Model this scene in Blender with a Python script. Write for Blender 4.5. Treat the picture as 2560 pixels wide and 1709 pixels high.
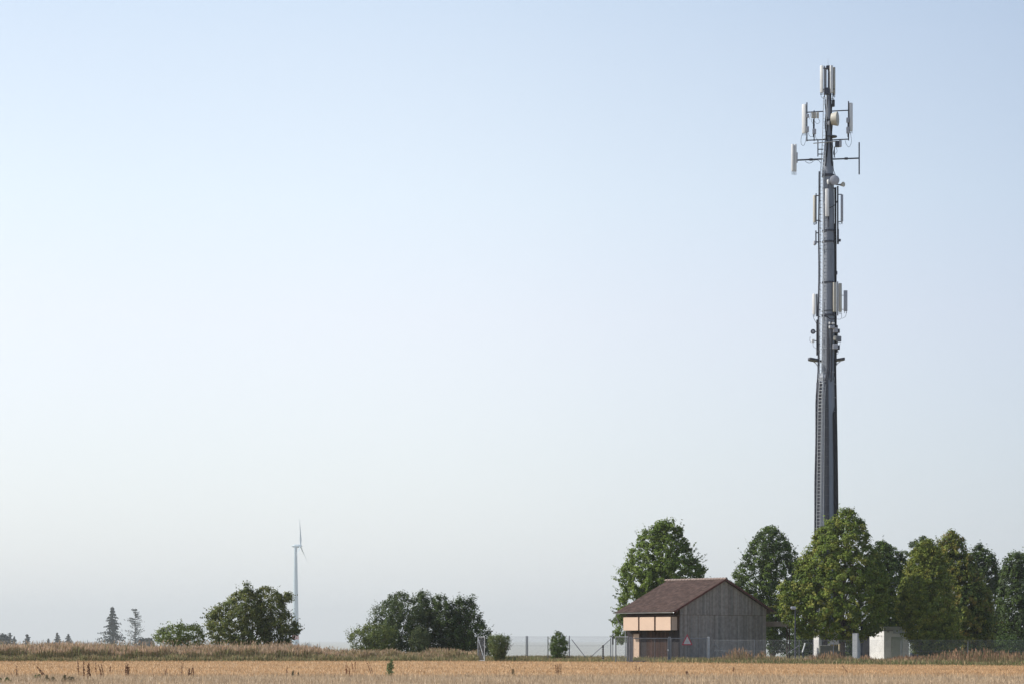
import bpy, math, random
import numpy as np
from mathutils import Vector
random.seed(5)
R = math.radians
for o in list(bpy.data.objects): bpy.data.objects.remove(o)
sc = bpy.context.scene
COL = sc.collection

# ------------------------------------------------------------------ camera, world, sun, exposure
F, HZ, EYE = 5689.0, 1600.0, 1.67          # focal length and horizon row in photo pixels, eye height in metres
cam = bpy.data.objects.new('camera', bpy.data.cameras.new('camera'))
COL.objects.link(cam)
cam.location = (0, 0, EYE); cam.rotation_euler = (R(90), 0, 0)
cam.data.sensor_width = 36; cam.data.lens = F / 2560 * 36
cam.data.shift_y = (HZ - 854.5) / 2560
cam.data.clip_start = 0.5; cam.data.clip_end = 40000
sc.camera = cam
SUN_EL, SUN_PHI = 42, 4                     # the sun stands square to the left
SKYK = 3.75
w = bpy.data.worlds.new('World'); sc.world = w; w.use_nodes = True
nt = w.node_tree; bg = nt.nodes['Background']
sky = nt.nodes.new('ShaderNodeTexSky'); sky.sky_type = 'NISHITA'; sky.sun_disc = False
sky.sun_elevation = R(SUN_EL); sky.sun_rotation = R(-(90 - SUN_PHI))
sky.air_density = 1.0; sky.dust_density = 3.0; sky.ozone_density = 1.6; sky.altitude = 300
# milky summer haze high in the air: whitens the clear sky, most of it low down and towards the sun
def nd(kind, **kw):
    n = nt.nodes.new(kind)
    for k, v in kw.items(): setattr(n, k, v)
    return n
tc = nd('ShaderNodeTexCoord'); sep = nd('ShaderNodeSeparateXYZ'); nt.links.new(tc.outputs['Generated'], sep.inputs[0])
rp = nd('ShaderNodeValToRGB'); nt.links.new(sep.outputs['Z'], rp.inputs[0])
SKY = [(0.0, (.97, 1.0, 1.03)), (.03, (.96, .99, 1.01)), (.08, (.93, .955, .975)), (.14, (.93, .93, .97)), (.19, (.86, .92, .96)), (.25, (.74, .82, .90)), (.30, (.62, .73, .85)), (.45, (.32, .45, .64)), (1.0, (.12, .20, .38))]
el = rp.color_ramp.elements; el[0].position = SKY[0][0]; el[0].color = (*SKY[0][1], 1); el[1].position = 1; el[1].color = (*SKY[-1][1], 1)
for p, c in SKY[1:-1]: e = el.new(p); e.color = (*c, 1)
dp = nd('ShaderNodeVectorMath', operation='DOT_PRODUCT'); nt.links.new(tc.outputs['Generated'], dp.inputs[0])
dp.inputs[1].default_value = (-math.cos(R(20)), math.sin(R(20)), 0)
ra = nd('ShaderNodeValToRGB'); nt.links.new(dp.outputs['Value'], ra.inputs[0]); ra.color_ramp.interpolation = 'B_SPLINE'
SIDE = [(0.0, (.40, .44, .53)), (.13, (.64, .68, .76)), (.30, (.90, .91, .93)), (.42, (1, 1, 1)), (.56, (.94, .95, .965)), (1.0, (1.3, 1.25, 1.2))]
el = ra.color_ramp.elements; el[0].color = (*SIDE[0][1], 1); el[1].position = 1; el[1].color = (*SIDE[-1][1], 1)
for p, c in SIDE[1:-1]: e = el.new(p); e.color = (*c, 1)
mq = nd('ShaderNodeVectorMath', operation='MULTIPLY'); nt.links.new(rp.outputs[0], mq.inputs[0]); nt.links.new(ra.outputs[0], mq.inputs[1])
mc = nd('ShaderNodeVectorMath', operation='SCALE'); nt.links.new(mq.outputs[0], mc.inputs[0]); mc.inputs['Scale'].default_value = SKYK
mx = nd('ShaderNodeMix', data_type='RGBA'); mx.inputs[0].default_value = .75
nt.links.new(sky.outputs[0], mx.inputs[6]); nt.links.new(mc.outputs[0], mx.inputs[7])
nt.links.new(mx.outputs[2], bg.inputs[0]); bg.inputs[1].default_value = 0.15
sl = bpy.data.lights.new('sun', 'SUN'); sl.energy = 3.0; sl.angle = R(0.53); sl.color = (1, .93, .82)
so = bpy.data.objects.new('sun', sl); COL.objects.link(so)
sd = Vector((-math.cos(R(SUN_PHI)) * math.cos(R(SUN_EL)), math.sin(R(SUN_PHI)) * math.cos(R(SUN_EL)), math.sin(R(SUN_EL))))
so.rotation_euler = sd.to_track_quat('Z', 'Y').to_euler(); so.location = (-60, 60, 80)
sc.view_settings.view_transform = 'Standard'; sc.view_settings.look = 'None'
sc.view_settings.exposure = 0.9; sc.view_settings.gamma = 1

# ------------------------------------------------------------------ helpers
def X(px, Y): return (px - 1280) / F * Y
def Z(py, Y): return EYE - (py - HZ) / F * Y
def P(px, py, Y): return Vector((X(px, Y), Y, Z(py, Y)))

def mat(name, col, rough=.8, var=.15, scale=3, metal=0, bump=0, stretch=None, col2=None):
    m = bpy.data.materials.new(name); m.use_nodes = True; t = m.node_tree; b = t.nodes['Principled BSDF']
    b.inputs['Roughness'].default_value = rough; b.inputs['Metallic'].default_value = metal
    tc = t.nodes.new('ShaderNodeTexCoord'); mp = t.nodes.new('ShaderNodeMapping')
    if stretch: mp.inputs['Scale'].default_value = stretch
    n = t.nodes.new('ShaderNodeTexNoise'); n.inputs['Scale'].default_value = scale; n.inputs['Detail'].default_value = 6
    n.inputs['Roughness'].default_value = .65
    r = t.nodes.new('ShaderNodeValToRGB'); r.color_ramp.elements[0].position = .3; r.color_ramp.elements[1].position = .7
    lo = [c * (1 - var) for c in col]; hi = [min(1, c * (1 + var)) for c in (col2 or col)]
    r.color_ramp.elements[0].color = (*lo, 1); r.color_ramp.elements[1].color = (*hi, 1)
    t.links.new(tc.outputs['Object'], mp.inputs[0]); t.links.new(mp.outputs[0], n.inputs[0])
    t.links.new(n.outputs[0], r.inputs[0]); t.links.new(r.outputs[0], b.inputs[0])
    if bump:
        bn = t.nodes.new('ShaderNodeBump'); bn.inputs['Strength'].default_value = bump; bn.inputs['Distance'].default_value = .03
        t.links.new(n.outputs[0], bn.inputs['Height']); t.links.new(bn.outputs[0], b.inputs['Normal'])
    return m

def mat_attr(name, rough=.7, transl=0.0, noise=0.0, nscale=5, spec=.5):
    m = bpy.data.materials.new(name); m.use_nodes = True; t = m.node_tree; b = t.nodes['Principled BSDF']
    b.inputs['Roughness'].default_value = rough; b.inputs['Specular IOR Level'].default_value = spec
    a = t.nodes.new('ShaderNodeAttribute'); a.attribute_name = 'Col'; c = a.outputs['Color']
    if noise:
        tc = t.nodes.new('ShaderNodeTexCoord'); n = t.nodes.new('ShaderNodeTexNoise'); n.inputs['Scale'].default_value = nscale
        n.inputs['Detail'].default_value = 5
        mr = t.nodes.new('ShaderNodeMapRange'); mr.inputs[1].default_value = .3; mr.inputs[2].default_value = .7
        mr.inputs[3].default_value = 1 - noise; mr.inputs[4].default_value = 1 + noise
        mx = t.nodes.new('ShaderNodeMix'); mx.data_type = 'RGBA'; mx.blend_type = 'MULTIPLY'; mx.inputs[0].default_value = 1
        t.links.new(tc.outputs['Object'], n.inputs[0]); t.links.new(n.outputs[0], mr.inputs[0])
        t.links.new(c, mx.inputs[6]); t.links.new(mr.outputs[0], mx.inputs[7]); c = mx.outputs[2]
    t.links.new(c, b.inputs[0])
    if transl:
        tr = t.nodes.new('ShaderNodeBsdfTranslucent'); ms = t.nodes.new('ShaderNodeMixShader'); ms.inputs[0].default_value = transl
        t.links.new(c, tr.inputs[0]); t.links.new(b.outputs[0], ms.inputs[1]); t.links.new(tr.outputs[0], ms.inputs[2])
        t.links.new(ms.outputs[0], t.nodes['Material Output'].inputs[0])
    return m

def tag(o, label=None, cat=None, group=None, kind=None):
    if label: o['label'] = label
    if cat: o['category'] = cat
    if group: o['group'] = group
    if kind: o['kind'] = kind
    return o
def thing(name, loc, label, cat, group=None):
    o = bpy.data.objects.new(name, None); COL.objects.link(o); o.location = loc; o.empty_display_size = .3
    return tag(o, label, cat, group)
def wloc(o):
    v = Vector(o.location)
    while o.parent: o = o.parent; v += Vector(o.location)
    return v

class MB:
    """collects faces in world coordinates; build() links them as one mesh object"""
    def __init__(s): s.v = []; s.f = []; s.c = []; s.col = None
    def add(s, vs, fs):
        k = len(s.v); s.v += [tuple(v) for v in vs]; s.f += [tuple(i + k for i in f) for f in fs]
        s.c += [s.col or (1, 1, 1)] * len(vs); return s
    def frame(s, c, ax, ay, az, hx, hy, hz):
        c = Vector(c); q = [c + ax * (i * hx) + ay * (j * hy) + az * (k * hz) for k in (-1, 1) for j in (-1, 1) for i in (-1, 1)]
        return s.add(q, [(0, 2, 3, 1), (4, 5, 7, 6), (0, 1, 5, 4), (2, 6, 7, 3), (0, 4, 6, 2), (1, 3, 7, 5)])
    def box(s, c, sx, sy, sz, rz=0):
        return s.frame(c, Vector((math.cos(rz), math.sin(rz), 0)), Vector((-math.sin(rz), math.cos(rz), 0)), Vector((0, 0, 1)), sx / 2, sy / 2, sz / 2)
    def bevbox(s, c, sx, sy, sz, rz=0, b=.03):
        """upright box with rounded vertical edges and slightly domed ends"""
        pts = []
        for (qx, qy, a0) in ((1, 1, 0), (-1, 1, 90), (-1, -1, 180), (1, -1, 270)):
            for a in (0, 45, 90):
                pts.append((qx * (sx / 2 - b) + b * math.cos(R(a0 + a)), qy * (sy / 2 - b) + b * math.sin(R(a0 + a))))
        cr, sr = math.cos(rz), math.sin(rz); c = Vector(c); vs = []; n = len(pts)
        for (zz, k) in ((-sz / 2, .86), (-sz / 2 + b, 1), (sz / 2 - b, 1), (sz / 2, .86)):
            for (x, y) in pts: vs.append((c.x + k * (x * cr - y * sr), c.y + k * (x * sr + y * cr), c.z + zz))
        fs = [tuple(range(n - 1, -1, -1)), tuple(range(3 * n, 4 * n))]
        for L in range(3):
            for i in range(n): j = (i + 1) % n; fs.append((L * n + i, L * n + j, L * n + n + j, L * n + n + i))
        return s.add(vs, fs)
    def tube(s, pts, r, n=8, cap=True):
        pts = [Vector(p) for p in pts]; m = len(pts); rs = r if isinstance(r, (list, tuple)) else [r] * m
        vs = []; fs = []; u = None
        for i, p in enumerate(pts):
            d = (pts[min(i + 1, m - 1)] - pts[max(i - 1, 0)]).normalized()
            if u is None: u = d.orthogonal().normalized()
            else: u = (u - d * u.dot(d)).normalized()
            v = d.cross(u)
            for k in range(n):
                a = 2 * math.pi * k / n; vs.append(p + u * (rs[i] * math.cos(a)) + v * (rs[i] * math.sin(a)))
        for i in range(m - 1):
            for k in range(n): j = (k + 1) % n; fs.append((i * n + k, i * n + j, i * n + n + j, i * n + n + k))
        if cap: fs += [tuple(range(n - 1, -1, -1)), tuple(range((m - 1) * n, m * n))]
        return s.add(vs, fs)
    def build(s, name, m, parent=None, origin=None, smooth=False):
        o = wloc(parent) if parent else Vector(origin or (0, 0, 0))
        me = bpy.data.meshes.new(name); me.from_pydata([(a - o.x, b - o.y, c - o.z) for a, b, c in s.v], [], s.f)
        if any(c != (1, 1, 1) for c in s.c):
            at = me.attributes.new('Col', 'FLOAT_COLOR', 'POINT')
            at.data.foreach_set('color', np.array([(*c, 1) for c in s.c], dtype=np.float32).ravel())
        me.materials.append(m)
        if smooth:
            me.polygons.foreach_set('use_smooth', [True] * len(me.polygons))
            try: me.set_sharp_from_angle(angle=R(40))
            except Exception: pass
        ob = bpy.data.objects.new(name, me); COL.objects.link(ob)
        if parent: ob.parent = parent
        else: ob.location = o
        return ob

def np_mesh(name, V, nper, cols, m, parent=None, origin=(0, 0, 0)):
    """V: (k*nper,3) points, each run of nper points one face; cols per point"""
    o = np.array(wloc(parent) if parent else origin, dtype=np.float64)
    V = (V - o).astype(np.float32); k = len(V) // nper
    me = bpy.data.meshes.new(name); me.vertices.add(len(V)); me.vertices.foreach_set('co', V.ravel())
    me.loops.add(k * nper); me.loops.foreach_set('vertex_index', np.arange(k * nper, dtype=np.int32))
    me.polygons.add(k); me.polygons.foreach_set('loop_start', np.arange(k, dtype=np.int32) * nper)
    me.polygons.foreach_set('loop_total', np.full(k, nper, dtype=np.int32))
    at = me.attributes.new('Col', 'FLOAT_COLOR', 'POINT')
    c4 = np.ones((len(V), 4), dtype=np.float32); c4[:, :3] = cols; at.data.foreach_set('color', c4.ravel())
    me.materials.append(m); me.update(calc_edges=True); me.validate()
    ob = bpy.data.objects.new(name, me); COL.objects.link(ob)
    if parent: ob.parent = parent
    else: ob.location = tuple(o)
    return ob

# ------------------------------------------------------------------ materials
M_leaf = mat_attr('leaves', .7, .25, spec=.12)
M_grass = mat_attr('grass blades', .75, .25, spec=.2)
M_bark = mat('bark', (.075, .055, .04), .9, .35, 6, bump=.6, stretch=(1, 1, .3))
M_wood = mat_attr('weathered boards', .85, 0, .18, 4, spec=.25)
M_tile = mat_attr('roof tiles', .85, 0, .25, 3, spec=.25)
M_zinc = mat('galvanised steel', (.42, .45, .48), .5, .15, 5, metal=.55)
M_zincd = mat('dull grey steel', (.16, .175, .20), .6, .2, 5, metal=.35)
M_shaft = mat('grey blue painted steel shaft', (.20, .225, .27), .6, .16, 1.2, metal=.3, stretch=(2, 2, .25))
M_dark = mat('dark steel', (.05, .055, .075), .55, .2, 5, metal=.3)
M_cable = mat('black cable', (.012, .012, .018), .85, .2, 8)
M_white = mat('off white radome', (.64, .66, .67), .5, .06, 2)
M_beige = mat('beige radome', (.45, .44, .39), .55, .06, 2)
M_greyr = mat('grey radome', (.33, .35, .40), .55, .08, 2)
M_peach = mat('peach painted panel', (.58, .43, .33), .7, .05, 1.5)
M_brown = mat('dark brown timber', (.07, .04, .03), .8, .25, 6, stretch=(1, 1, .2))
M_plaster = mat('white plaster', (.58, .585, .59), .9, .16, 1.3, bump=.15)
M_conc = mat('grey concrete', (.30, .30, .29), .95, .2, 2, bump=.2)
M_red = mat('red sign paint', (.32, .02, .05), .5, .08, 4)
M_sign = mat('grey white sign paint', (.42, .45, .46), .5, .08, 4)
M_black = mat('black plastic', (.02, .02, .022), .5, .2, 6)
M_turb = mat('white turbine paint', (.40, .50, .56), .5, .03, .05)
M_tred = mat('red turbine paint', (.6, .12, .10), .5, .05, .05)

# ------------------------------------------------------------------ ground
def ground_z(Y, x=0):
    ys = [-200, 215, 300, 600, 1000, 1600, 2500, 4000, 9000, 12000, 19000]
    zs = [0, 0, -1.7, -7, -11, -15, -30, -60, -75, -25, -8]
    return float(np.interp(Y, ys, zs))
m_ground = mat('dry meadow soil', (.17, .15, .08), .95, .35, .35, bump=.3, col2=(.24, .21, .12))
g = MB()
ys = [-150, -20, 60, 100, 140, 180, 215, 250, 300, 400, 600, 800, 1000, 1300, 1600, 2000, 2500, 3200, 4000, 5000, 7000, 9000, 10500, 12000, 15000, 19000]
xs = [-14000, -6000, -2500, -900, -300, -100, -50, -20, 0, 20, 50, 100, 300, 900, 2500, 6000, 14000]
vs = [(x, y, ground_z(y) + .12 * math.sin(x * .7 + y)* (y > 230)) for y in ys for x in xs]
n = len(xs)
g.add(vs, [(j * n + i, j * n + i + 1, (j + 1) * n + i + 1, (j + 1) * n + i) for j in range(len(ys) - 1) for i in range(n - 1)])
tag(g.build('ground', m_ground, smooth=True), kind='structure')

EDGE = [(-900, 1652.5), (0, 1652.5), (1160, 1652), (1400, 1653.5), (1600, 1655), (2000, 1660), (2300, 1663), (2560, 1665), (3400, 1668)]
def edgeY(px):
    py = np.interp(px, [e[0] for e in EDGE], [e[1] for e in EDGE]); return F * EYE / (py - HZ)
# golden field sheet: from beneath the camera to its far edge
m_field = mat('golden straw field', (.42, .265, .14), .95, .16, .9, bump=.4, stretch=(.12, .9, 1), col2=(.48, .335, .18))
fb = MB(); vs = []
for px in range(-900, 3401, 100):
    Y = float(edgeY(px)); vs += [(X(px, 60), 60, .004), (X(px, Y), Y, .004)]
fb.add(vs, [(2 * i, 2 * i + 2, 2 * i + 3, 2 * i + 1) for i in range(len(vs) // 2 - 1)])
tag(fb.build('field', m_field), kind='structure')
m_stub = mat('pale stubble soil', (.30, .22, .145), .95, .25, 2.2, bump=.5, stretch=(.5, 1.5, 1), col2=(.44, .34, .23))
sb = MB(); vs = []
for i in range(41):
    x = -45 + i * 2.25; vs += [(x, 20, .009), (x, 105.5 + .5 * math.sin(i * 1.3) + .4 * math.sin(i * .37), .009)]
sb.add(vs, [(2 * i, 2 * i + 2, 2 * i + 3, 2 * i + 1) for i in range(40)])
tag(sb.build('field_strip', m_stub), kind='structure')

rng = np.random.default_rng(7)
def blades(name, n, px0, px1, yfun, hfun, palette, wid, label, cat='grass', heads=0.0, headpal=None, lean=.25, mat_=None, headlen=.22):
    """upright tapering blades rooted on the ground; some carry a seed head"""
    px = rng.uniform(px0, px1, n); u = rng.random(n); Y = yfun(px, u); h = hfun(px, Y, n)
    x = (px - 1280) / F * Y; z0 = np.zeros(n)
    ln = rng.normal(0, lean, n) * h; lny = rng.normal(0, lean, n) * h
    a = rng.uniform(0, math.pi, n); dx = np.cos(a) * wid * (.6 + .8 * rng.random(n)); dy = np.sin(a) * wid
    pal = np.array(palette); c = pal[rng.integers(0, len(pal), n)] * (.75 + .5 * rng.random((n, 1)))
    V = np.empty((n, 4, 3))
    V[:, 0] = np.stack([x - dx, Y - dy, z0], 1); V[:, 1] = np.stack([x + dx, Y + dy, z0], 1)
    V[:, 2] = np.stack([x + ln * .6 + dx * .7, Y + lny * .6 + dy * .7, h * .75], 1); V[:, 3] = np.stack([x + ln, Y + lny, h], 1)
    if name == 'stubble':      # drill passes: straw lies thicker or thinner in long bands across the field
        c = c * (1 + .10 * np.sin(Y * 1.15 + x * .03) + .07 * np.sin(Y * .41 + x * .11 + 1) + .06 * np.sin(x * .9 + Y * .3))[:, None]
    C = np.repeat(c, 4, 0); VV = [V.reshape(-1, 3)]; CC = [C]
    if heads:
        k = rng.random(n) < heads; m = k.sum(); tx = (x + ln)[k]; ty = (Y + lny)[k]; hh = h[k]
        hp = np.array(headpal); hc = hp[rng.integers(0, len(hp), m)] * (.75 + .5 * rng.random((m, 1)))
        b = wid * 2.2 * (.6 + .8 * rng.random(m)); L = headlen * (.6 + .8 * rng.random(m)); lx = ln[k] * .25; aa = rng.uniform(0, math.pi, m)
        W = np.empty((m, 4, 3)); cx, sx = np.cos(aa) * b, np.sin(aa) * b
        W[:, 0] = np.stack([tx, ty, hh - L], 1); W[:, 1] = np.stack([tx + cx, ty + sx, hh - L * .4], 1)
        W[:, 2] = np.stack([tx + lx, ty, hh + L * .3], 1); W[:, 3] = np.stack([tx - cx, ty - sx, hh - L * .4], 1)
        VV.append(W.reshape(-1, 3)); CC.append(np.repeat(hc, 4, 0))
    V = np.concatenate(VV); C = np.concatenate(CC)
    return tag(np_mesh(name, V, 4, C, mat_ or M_grass), label, cat, kind='stuff')

# stubble: drilled rows of cut stalks near the camera, shorter golden straw beyond
STRAW = [(.50, .38, .25), (.43, .33, .22), (.56, .45, .31), (.34, .25, .17)]
GOLD = [(.54, .355, .19), (.47, .305, .165), (.60, .415, .245), (.40, .26, .145)]
def rows(px, u, a, b, sp):
    Y = a + (b - a) * u; return np.round(Y / sp) * sp + rng.normal(0, sp * .12, len(Y))
blades('stubble', 90000, -350, 2900, lambda p, u: rows(p, u, 72, 106, .16), lambda p, Y, n: rng.uniform(.10, .24, n), STRAW, .006,
       'pale cut stubble stalks in the strip nearest the camera', 'stubble', lean=.12)
blades('stubble', 150000, -250, 2800, lambda p, u: 104.5 + (edgeY(p) - 104.5) * u, lambda p, Y, n: rng.uniform(.05, .16, n), GOLD, .009,
       'golden straw stubble covering the wide middle of the field', 'stubble', lean=.3)

# verge grasses
RED = [(.50, .33, .21), (.56, .40, .27), (.45, .34, .24), (.60, .46, .33)]
GRN = [(.22, .23, .10), (.28, .26, .13), (.30, .25, .14), (.18, .20, .09), (.34, .27, .17)]
TAN = [(.40, .31, .18), (.31, .26, .14), (.21, .22, .10), (.36, .25, .15)]
def hwave(lo, hi, pts=None):
    def f(p, Y, n):
        k = .5 + .25 * np.sin(p * .031 + Y * .9) + .25 * np.sin(p * .083 + Y * 1.7 + 1)
        h = lo + (hi - lo) * np.clip(k, 0, 1) * rng.uniform(.55, 1, n)
        if pts is not None: h *= np.interp(p, [a for a, _ in pts], [b for _, b in pts])
        return h
    return f
left = [(-300, 1), (0, .95), (200, 1), (380, .85), (450, .82), (560, .9), (700, .98), (770, .8), (850, .55), (900, .3)]
blades('tall_grass', 42000, -300, 890, lambda p, u: edgeY(p) + 1.6 + 13 * u, hwave(.8, 1.62, left), GRN + [(.28, .20, .14)], .013,
       'tall seeding meadow grass with reddish heads along the left field edge', heads=.75, headpal=RED, lean=.10, headlen=.26)
blades('tall_grass', 1500, -300, 880, lambda p, u: edgeY(p) + 1.2 + 12 * u, lambda p, Y, n: rng.uniform(1.0, 1.75, n) * np.interp(p, [700, 900], [1, .55]), TAN, .010,
       'scattered extra tall grass stems rising above the left verge', heads=.9, headpal=RED, lean=.16, headlen=.2)
blades('short_grass', 22000, -300, 1200, lambda p, u: edgeY(p) + .1 + 4.5 * u ** 1.2, hwave(.18, .7), GRN, .014,
       'low green and brown grass fringe along the left field edge', heads=.2, headpal=TAN, lean=.25)
blades('tall_grass', 7000, 850, 1200, lambda p, u: edgeY(p) + 2.2 + 3.5 * u, hwave(.35, 1.15), TAN, .012,
       'brown weedy grass standing in front of the dark willow shrubs', heads=.5, headpal=RED + TAN, lean=.13)
blades('short_grass', 22000, 1190, 1700, lambda p, u: edgeY(p) + .1 + 16 * u, hwave(.12, .5), GRN + [(.14, .20, .06)], .012,
       'short green grass along the mesh fence and the gate', heads=.2, headpal=TAN, lean=.25)
blades('short_grass', 34000, 1690, 2900, lambda p, u: edgeY(p) + .1 + 14 * u, hwave(.12, .5), [(.14, .16, .07), (.19, .19, .09), (.24, .20, .11), (.12, .15, .05)], .013,
       'dull green grass fringe in front of the trees on the right', heads=.2, headpal=TAN, lean=.22)
rt = [(1690, .15), (1800, .35), (1830, 1), (1870, 1), (1890, .6), (1905, .9), (1930, .5), (2000, .35), (2040, .75), (2090, .8), (2120, .6), (2145, .4), (2165, .95), (2195, .4), (2250, .6), (2400, 1), (2600, 1), (2900, .8)]
blades('tall_grass', 6500, 1690, 2900, lambda p, u: edgeY(p) + 4 + 5 * u, hwave(.35, 1.25, rt), [(.24, .18, .10), (.19, .17, .085), (.15, .16, .075), (.26, .16, .10)], .011,
       'reddish brown weeds standing before the barn wall and right trees', heads=.6, headpal=[(.32, .19, .12), (.36, .23, .14), (.27, .17, .11)], lean=.12)  # stems and heads tinted darker, shade put into their colour
blades('meadow_grass', 26000, -400, 3000, lambda p, u: 196 + 22 * u, hwave(.12, .45), GRN + TAN, .02,
       'rough meadow grass behind the fence up to the rise', heads=0, lean=.25)

# ------------------------------------------------------------------ trees
def rowpick(prof, n, rg, margin):
    if isinstance(prof[0], list):               # several lobes: share the clumps by lobe area
        ar = np.array([sum((q[1][0] - q[0][0]) * (q[1][2] - q[1][1] + q[0][2] - q[0][1] + 8) for q in zip(p, p[1:])) for p in prof], float)
        ns = np.floor(n * ar / ar.sum()).astype(int); ns[0] += n - ns.sum()
        return tuple(np.concatenate(z) for z in zip(*[rowpick(p, k, rg, margin) for p, k in zip(prof, ns)]))
    ys = np.array([p[0] for p in prof], float); xl = np.array([p[1] for p in prof], float); xr = np.array([p[2] for p in prof], float)
    yy = np.linspace(ys[0], ys[-1], 200); wv = np.interp(yy, ys, xr - xl) + 4; cdf = np.cumsum(wv); cdf /= cdf[-1]
    y = np.interp(rg.random(n), cdf, yy); L = np.interp(y, ys, xl); Rr = np.interp(y, ys, xr)
    return y, (L + Rr) / 2, np.maximum((Rr - L) / 2 - margin, 1)

def tree(name, label, cat, Y, prof, base_px, pal, nc, nl, leaf, seed, clump=.45, depthk=.85, trunk=.16, limbs=9, group=None, core=.3, tall=1.0, sprigs=.07, stems=1, up=.5):
    rg = np.random.default_rng(seed); s = Y / F; nl = int(nl * 1.25); nc = int(nc * 1.7); clump *= .85; leaf *= .9; sprigs = max(sprigs, .11)
    root = thing(name, (X(base_px, Y), Y, ground_z(Y)), label, cat, group)
    y, xc, hw = rowpick(prof, nc, rg, clump * .12 / s)
    th = rg.uniform(0, 2 * math.pi, nc); k = rg.random(nc)
    rf = np.where(k < core, rg.uniform(.15, .75, nc), 1 - .18 * rg.random(nc) ** 1.4)
    z = EYE - (y - HZ) * s
    rf *= 1.05 - .06 * (1 + np.sin(3 * th + z * 1.1 + seed)) * .5 - .07 * (1 + np.sin(5 * th - z * 1.9 + 2 * seed)) * .5
    sp = rg.random(nc) < sprigs; rf = np.where(sp, 1.0 + .10 * rg.random(nc), rf)
    cx = (xc - 1280) * s + hw * s * rf * np.cos(th); cy = Y + hw * s * depthk * rf * np.sin(th)
    ax = (np.median(xc) - 1280) * s
    C = np.stack([cx, cy, z], 1)
    out = np.stack([cx - ax, cy - Y, (z - (z.min() + z.max()) * .5) * .6], 1); out /= np.linalg.norm(out, axis=1, keepdims=True) + 1e-6
    cr = clump * (.55 + .8 * rg.random(nc)); cr = np.where(sp, cr * .5, cr)
    cnt = np.where(sp, nl // 3, nl); idx = np.repeat(np.arange(nc), cnt); N = len(idx)
    off = rg.normal(0, 1, (N, 3)); off /= np.linalg.norm(off, axis=1, keepdims=True) + 1e-6
    off *= (rg.random((N, 1)) ** .5) * cr[idx, None] * np.array([1, 1, .8]) * tall ** np.array([0, 0, 1])
    sd_ = out * .8 + np.array([0, 0, up]) + rg.normal(0, .25, (nc, 3)); sd_ /= np.linalg.norm(sd_, axis=1, keepdims=True)
    off = np.where(sp[idx, None], sd_[idx] * (rg.random((N, 1)) * cr[idx, None] * 4.2 - cr[idx, None] * .8) + off * .35, off)
    c = C[idx] + off
    nrm = out[idx] * .55 + off / cr[idx, None] * .7 + rg.normal(0, .45, (N, 3)); nrm[:, 2] += .25
    nrm /= np.linalg.norm(nrm, axis=1, keepdims=True)
    rv = rg.normal(0, 1, (N, 3)); u = np.cross(nrm, rv); u /= np.linalg.norm(u, axis=1, keepdims=True); v = np.cross(nrm, u)
    L = leaf * (.55 + .7 * rg.random((N, 1)))
    V = np.empty((N, 4, 3)); V[:, 0] = c - u * L * .5; V[:, 1] = c + v * L * .36 + u * L * .05; V[:, 2] = c + u * L * .55; V[:, 3] = c - v * L * .36
    pal = np.array(pal) * 1.12; ci = rg.integers(0, len(pal), nc); cc = pal[ci] * (.8 + .4 * rg.random((nc, 1)))
    lc = cc[idx] * (.75 + .5 * rg.random((N, 1)))
    np_mesh('crown', V.reshape(-1, 3), 4, np.repeat(lc, 4, 0), M_leaf, root)
    t = MB(); b = Vector(root.location); ztop = float(z.min() + (z.max() - z.min()) * .72); axv = Vector((ax, Y, 0))
    for q in range(stems):
        bo = Vector((random.uniform(-.5, .5), random.uniform(-.4, .4), 0)) if stems > 1 else Vector((0, 0, 0))
        pts = []; m = 7
        for i in range(m):
            f = i / (m - 1); zz = b.z + (ztop - b.z) * f
            pts.append(Vector((b.x + (ax - b.x) * f + bo.x * (.4 + f * 2.2) + random.uniform(-.06, .06), Y + bo.y * (.4 + f * 2), zz)))
        t.tube(pts, [trunk * (1.35 if i == 0 else 1 - .8 * i / (m - 1)) for i in range(m)], 8)
        for j in range(limbs // stems):
            i = rg.integers(0, nc); tip = Vector(C[i]); f = min(max((tip.z - b.z) / (ztop - b.z) - .25, .12), .9)
            a = pts[int(f * (m - 1))]; mid = a.lerp(tip, .5) + Vector((0, 0, .15 * (tip - a).length * .5))
            t.tube([a, mid, tip], [trunk * .45, trunk * .25, trunk * .07], 5)
    t.build('trunk', M_bark, root, smooth=True)
    return root

LIME = [(.10, .15, .028), (.125, .175, .034), (.15, .20, .042), (.08, .12, .026)]
LIMEY = [(.135, .175, .034), (.165, .20, .040), (.105, .14, .030), (.20, .21, .048)]
DARK = [(.055, .088, .024), (.07, .105, .028), (.042, .068, .022)]
YEL = [(.175, .205, .042), (.14, .175, .038), (.21, .215, .045), (.10, .135, .032), (.17, .185, .04), (.195, .16, .042)]
BLUE = [(.065, .09, .044), (.08, .105, .052), (.058, .08, .04)]
WIL = [(.080, .11, .044), (.10, .13, .052), (.062, .09, .034)]

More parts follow.
